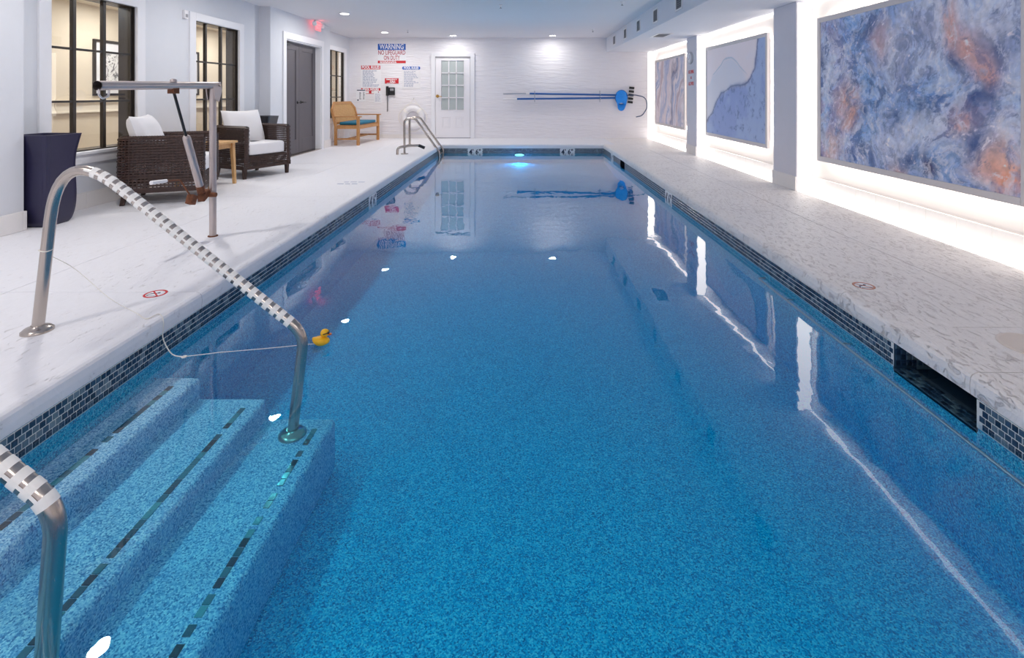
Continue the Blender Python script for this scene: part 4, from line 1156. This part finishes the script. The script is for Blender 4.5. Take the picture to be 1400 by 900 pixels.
# ------------------------------------------------------------------ entry handrails with white tape
def handrail(Y, prof, lb, t0, t1, collar=True):
    r_ = thing('handrail', lb, 'handrail', (prof[0][0], Y, 0)); L = r_.location
    path = fillet([(x, Y, z) for x, z in prof], [.21, .13], 12)
    MB(L).tube(path, .024, 20).build('rail', M['steel'], r_)
    def flange(p_, z, nm='flange'):
        MB(L).lathe((p_[0], Y, z), [(.062, 0), (.062, .008), (.05, .018), (.028, .024), (.026, .03)], 28).build(nm, M['steel'], r_)
    flange(prof[0], 0); flange(prof[-1], prof[-1][1])
    fine = resample(path, .0425); n = 0
    fine2 = resample(path, .005)
    tot = len(fine2)*.005
    for k, p_ in enumerate(fine[:-1]):
        s_ = k*.0425
        if not (t0 < s_ < t1): continue
        i0 = int(s_/.005); seg = fine2[i0:i0+6]
        if len(seg) < 3: continue
        MB(L).tube(seg, .0252, 20, caps=True).build('tape_band', M['tape'], r_)
    i0, i1 = int(t0/.005), int(t1/.005)
    st = MB(L)
    vs = []
    for i in range(i0, min(i1, len(fine2)-1)):
        p_ = fine2[i]; d = (fine2[i+1]-fine2[i]).normalized(); up = Vector((0, -1, 0)).cross(d)
        if up.z < 0: up = -up
        s1 = Vector((0, -1, 0))
        for a_ in (-.10, .22):
            nn = (s1*math.cos(a_+.25)+up*math.sin(a_+.25)); vs.append(p_+nn*.0254)
    st.add(vs, [(2*i, 2*i+2, 2*i+3, 2*i+1) for i in range(len(vs)//2-1)], True)
    st.build('tape_strip', M['tape'], r_)
    return r_
h1 = handrail(2.42, [(-2.295, 0), (-2.19, .905), (-1.035, -.01), (-1.09, -.49)], 'whole curved steel handrail banded with white tape, rubber duck line tied to it', .86, 2.06)
h2 = handrail(1.28, [(-2.42, 0), (-2.33, 1.015), (-1.165, .085), (-1.205, -.49)], 'nearest steel handrail with white tape, cut off at the bottom left', .95, 2.22)

# ------------------------------------------------------------------ pool lift
px_, py_ = -2.447, 4.04
r_ = thing('pool_lift', 'steel pool lift mast with jack and raised boom beside the pool', 'pool lift', (px_, py_, 0)); L = r_.location
MB(L).tube([(px_, py_, 0), (px_+.0, py_, 1.17)], .0255, 20).build('mast', M['lift_metal'], r_)
MB(L).lathe((px_, py_, 0), [(.036, 0), (.036, .006), (.028, .008)], 24).build('socket', M['rust'], r_)
b0, b1 = Vector((px_+.005, py_+.06, 1.192)), Vector((px_+.02, 2.92, 1.17))
mb = MB(L); mb.tube([b0, b1], .0275, 22, caps=False); mb.tube([b1+Vector((0, .0, 0)), b0], .0235, 22, caps=False)
mb.tube([b0-(b1-b0)*.0, b0+(b1-b0)*.004], .0275, 22); mb.build('boom', M['lift_metal'], r_)
mb = MB(L)
for s_ in (-1, 1): mb.prism([(py_-.05, 1.20), (py_+.05, 1.22), (py_+.07, 1.15), (py_+.03, 1.06), (py_-.02, 1.08)], px_+s_*.03-.003, px_+s_*.03+.003, 'X')
mb.build('hinge_plate', M['lift_metal'], r_)
MB(L).tube([(px_-.045, py_+.03, 1.19), (px_+.045, py_+.03, 1.19)], .009, 10).build('hinge_bolt', M['steel'], r_)
pt = Vector((px_+.01, 3.57, 1.145)); pb = Vector((px_-.02, 3.93, .37))
MB(L).box(pt.x-.022, pt.x+.022, pt.y-.03, pt.y+.03, pt.z-.02, pt.z+.02).build('upper_clevis', M['rust'], r_)
MB(L).lathe((pt.x, pt.y, 1.215), [(.02, -.01), (.022, .004), (.012, .014)], 14).build('knob', M['lift_metal'], r_)
mid = pt.lerp(pb, .42)
MB(L).tube([pt, mid], .0095, 12).build('piston_rod', M['black'], r_)
MB(L).tube([mid, mid.lerp(pb, .02), mid.lerp(pb, .05), pb], [.015, .024, .027, .027], 18).build('jack_cylinder', M['lift_metal'], r_)
mb = MB(L)
mb.tube([pb.lerp(mid, .12), pb], .029, 16)
mb.obox(pb+Vector((0, .03, -.03)), (.05, .10, .05), Euler((.5, 0, 0)).to_matrix()); mb.obox(pb+Vector((-.02, -.09, -.04)), (.05, .06, .07), Euler((-.4, 0, 0)).to_matrix())
mb.tube([(px_-.05, py_-.04, .335), (px_+.05, py_-.04, .335)], .018, 10)
mb.build('lower_clevis', M['rust'], r_, bevel=.006)
ch = [Vector((px_-.03, 3.84, .33)), Vector((px_-.05, 3.72, .50)), Vector((px_-.055, 3.64, .525))]
ck_ = MB(L).tube(fillet([ch[0], Vector((px_-.07, 3.76, .49)), Vector((px_-.075, 3.60, .51))], [.03]), .006, 8).build('crank', M['rust'], r_)
MB(L).tube([(px_-.075, 3.62, .508), (px_-.08, 3.48, .518)], [.012, .014], 12).build('grip', M['white_plastic'], ck_)
hk = [(px_+.02+.0, 3.0, 1.15), (px_+.02, 3.0, 1.11), (px_+.02, 2.955, 1.095), (px_+.02, 2.93, 1.115), (px_+.02, 2.93, 1.15)]
MB(L).tube(fillet(hk, [.02, .02, .02]), .006, 8).build('hanger_hook', M['steel_bright'], r_)

# ------------------------------------------------------------------ far ladder
r_ = thing('pool_ladder', 'twin-rail steel pool ladder at the far left of the pool', 'ladder', (-2.3, 11.05, 0)); L = r_.location
for y in (10.80, 11.30):
    k = y/10.8
    MB(L).tube(fillet([(-2.50, y, 0), (-2.50, y, .60), (-2.28, y, .62), (XL+.055, y, -.10), (XL+.055, y, -.75)], [.1, .13, .12]), .024, 14).build('rail', M['steel'], r_)
    MB(L).lathe((-2.50, y, 0), [(.055, 0), (.055, .01), (.03, .02)], 18).build('flange', M['steel'], r_)
for z in (-.30, -.55): MB(L).box(XL+.015, XL+.095, 10.80, 11.30, z-.012, z+.012).build('tread', M['steel'], r_, bevel=.005)
MB(L).tube([(XL+.055, 10.80, -.16), (XL+.055, 11.30, -.16)], .015, 10).build('cross_bar', M['steel'], r_)
# low bent steel tube with black tip
r_ = thing('bent_tube', 'low bent steel tube with black rubber tip lying before the ladder', 'tube', (-2.2, 9.7, 0)); L = r_.location
MB(L).tube(fillet([(-2.33, 9.5, 0), (-2.33, 9.52, .13), (-2.16, 9.62, .15), (-1.97, 9.72, .15)], [.1, .06]), .024, 14).build('tube', M['steel'], r_)
MB(L).tube([(-1.98, 9.715, .15), (-1.87, 9.74, .10)], .029, 14).build('rubber_tip', M['rubber'], r_)
MB(L).lathe((-2.22, 9.6, 0), [(.07, 0), (.07, .012), (.02, .016), (.018, .13)], 18).build('stand', M['steel'], r_)

# ------------------------------------------------------------------ deck discs and skimmer lids
def disc(x, y, lb, col):
    r_ = thing('no_diving_marker', lb, 'marker', (x, y, 0)); L = r_.location
    R_ = .058
    MB(L).lathe((x, y, .0), [(R_, .0), (R_, .0015), (0.001, .0016)], 32).build('disc', M['paper'], r_)
    MB(L).lathe((x, y, .0017), [(R_, 0), (R_, .0006), (R_*.8, .0006), (R_*.8, 0)], 32, caps=False).build('ring', col, r_)
    MB(L).bar((x-R_*.55, y+R_*.55, .0022), (x+R_*.55, y-R_*.55, .0022), .008, .0008).build('slash', col, r_)
    mb = MB(L)
    mb.lathe((x+.012, y+.012, .0018), [(.008, 0), (.008, .0006)], 12); mb.bar((x-.028, y-.004, .002), (x+.006, y+.006, .002), .010, .0006); mb.bar((x-.028, y-.004, .002), (x-.034, y-.024, .002), .006, .0006)
    mb.bar((x-.03, y-.03, .002), (x+.03, y-.034, .002), .004, .0006)
    mb.build('diver_symbol', M['ink_dark'], r_)
M['faded'] = plain('faded', lin(196, 134, 112), .6)
disc(-2.06, 2.87, 'round red no-diving disc on the left deck by the near handrail', M['red'])
disc(1.99, 2.99, 'round faded orange no-diving disc on the right deck', M['faded'])
def lid(x, y, R_, lb, mat):
    r_ = thing('skimmer_lid', lb, 'lid', (x, y, 0)); L = r_.location
    MB(L).lathe((x, y, 0), [(R_, 0), (R_, .003), (R_-.014, .004), (R_-.016, .002), (.001, .003)], 36).build('lid', mat, r_)
    MB(L).box(x-.035, x+.035, y-.012, y+.012, .003, .0042).build('finger_slot', M['rust'], r_)
M['lid'] = plain('lid', lin(226, 214, 204), .5)
lid(2.27, 2.27, .13, 'round beige skimmer lid on the right deck, cut by the frame', M['lid'])
r_ = thing('deck_marker', 'worn grey illegible lettering on the left deck beyond the lift', 'marker', (-2.12, 6.45, 0)); L = r_.location
mb = MB(L)
for k, (x0, x1, y) in enumerate(((-.16, -.10, .08), (-.08, .0, .085), (.02, .1, .08), (-.2, -.12, -.05), (-.1, -.04, -.055), (-.02, .05, -.05))):
    mb.box(L.x+x0, L.x+x1, L.y+y-.014, L.y+y+.014, .0005, .0014)
mb.build('worn_marks', M['ink'], r_)

# ------------------------------------------------------------------ duck and its line
dx, dy = -1.045, 2.66
r_ = thing('rubber_duck', 'yellow rubber duck with black sunglasses floating on the water', 'toy duck', (dx, dy, WZ), math.radians(20))
def blobf(c, s_, e=1.0, tail=0):
    def fn(u, v):
        a_ = u*2*PI; b_ = (v-.5)*PI
        x, y, z = math.cos(b_)*math.cos(a_), math.cos(b_)*math.sin(a_), math.sin(b_)
        zz = z*s_[2]
        if tail and x < 0: zz += tail*x*x
        if z < 0: zz *= .8
        return Vector((c[0]+x*s_[0], c[1]+y*s_[1], c[2]+zz))
    return fn
MB().grid(blobf((-.004, 0, .012), (.043, .031, .024), tail=.02), 28, 18).build('body', M['duck'], r_)
hd_ = MB().grid(blobf((.014, 0, .052), (.022, .021, .022)), 24, 16).build('head', M['duck'], r_)
for s_ in (-1, 1): MB().grid(blobf((-.006, s_*.026, .018), (.022, .009, .013), tail=.008), 16, 10).build('wing', M['duck'], r_)
MB().grid(blobf((.036, 0, .044), (.013, .012, .0045)), 16, 8).build('bill', M['duck_bill'], hd_)
mb = MB()
for s_ in (-1, 1):
    mb.grid(blobf((.031, s_*.0105, .056), (.006, .0095, .0075)), 12, 8); mb.bar((.028, s_*.018, .058), (.006, s_*.0225, .056), .003, .004)
mb.bar((.036, -.004, .057), (.036, .004, .057), .003, .003)
mb.build('sunglasses', M['black'], hd_)
def onpx(px, py, z): Y = 700*(EYE-z)/(py-129); return Vector(((px-715)*Y/700, Y, z))
sp = [Vector((-2.257, 2.42-.026, .385)), onpx(100, 366, .19), onpx(150, 408, .05), onpx(186, 428, .004), onpx(200, 436, .004), Vector((XL-.03, 2.60, .004)), Vector((XL+.006, 2.585, -.03)), Vector((XL+.012, 2.57, -.10)), onpx(230, 478, -.14), onpx(238, 486, WZ+.003), onpx(250, 488, WZ+.002)]
sm = []
for i in range(len(sp)-1):
    p0, p1, p2, p3 = sp[max(0, i-1)], sp[i], sp[i+1], sp[min(len(sp)-1, i+2)]
    for k in range(6):
        t_ = k/6; sm.append(.5*((2*p1)+(p2-p0)*t_+(2*p0-5*p1+4*p2-p3)*t_*t_+(3*p1-p0-3*p2+p3)*t_**3))
sm.append(sp[-1])
r_ = thing('duck_line', 'thin white string from the handrail over the coping to the duck', 'string', (-2.0, 2.5, 0)); L = r_.location
MB(L).tube(sm[:20], .0017, 6).tube(sm[19:], .0028, 6).build('cord', M['string'], r_)
MB(L).tube([onpx(250, 488, WZ+.002), onpx(300, 482, WZ+.001), onpx(360, 477, WZ+.002), onpx(432, 470, WZ+.003)], .0018, 5).build('fishing_line', M['string'], r_)
kk = onpx(252, 488, WZ+.003); MB(L).tube([kk+Vector((math.cos(a_)*.010, math.sin(a_)*.010, 0)) for a_ in np.linspace(0, 2*PI, 14, endpoint=False)], .003, 6, closed=True).build('knot', M['string'], r_)
MB(L).tube([Vector((-2.254+math.cos(a_)*.0255, 2.42+math.sin(a_)*.0255, .385+.003*math.sin(a_*2))) for a_ in np.linspace(0, 2*PI, 20, endpoint=False)], .003, 6, closed=True).build('loop', M['string'], r_)
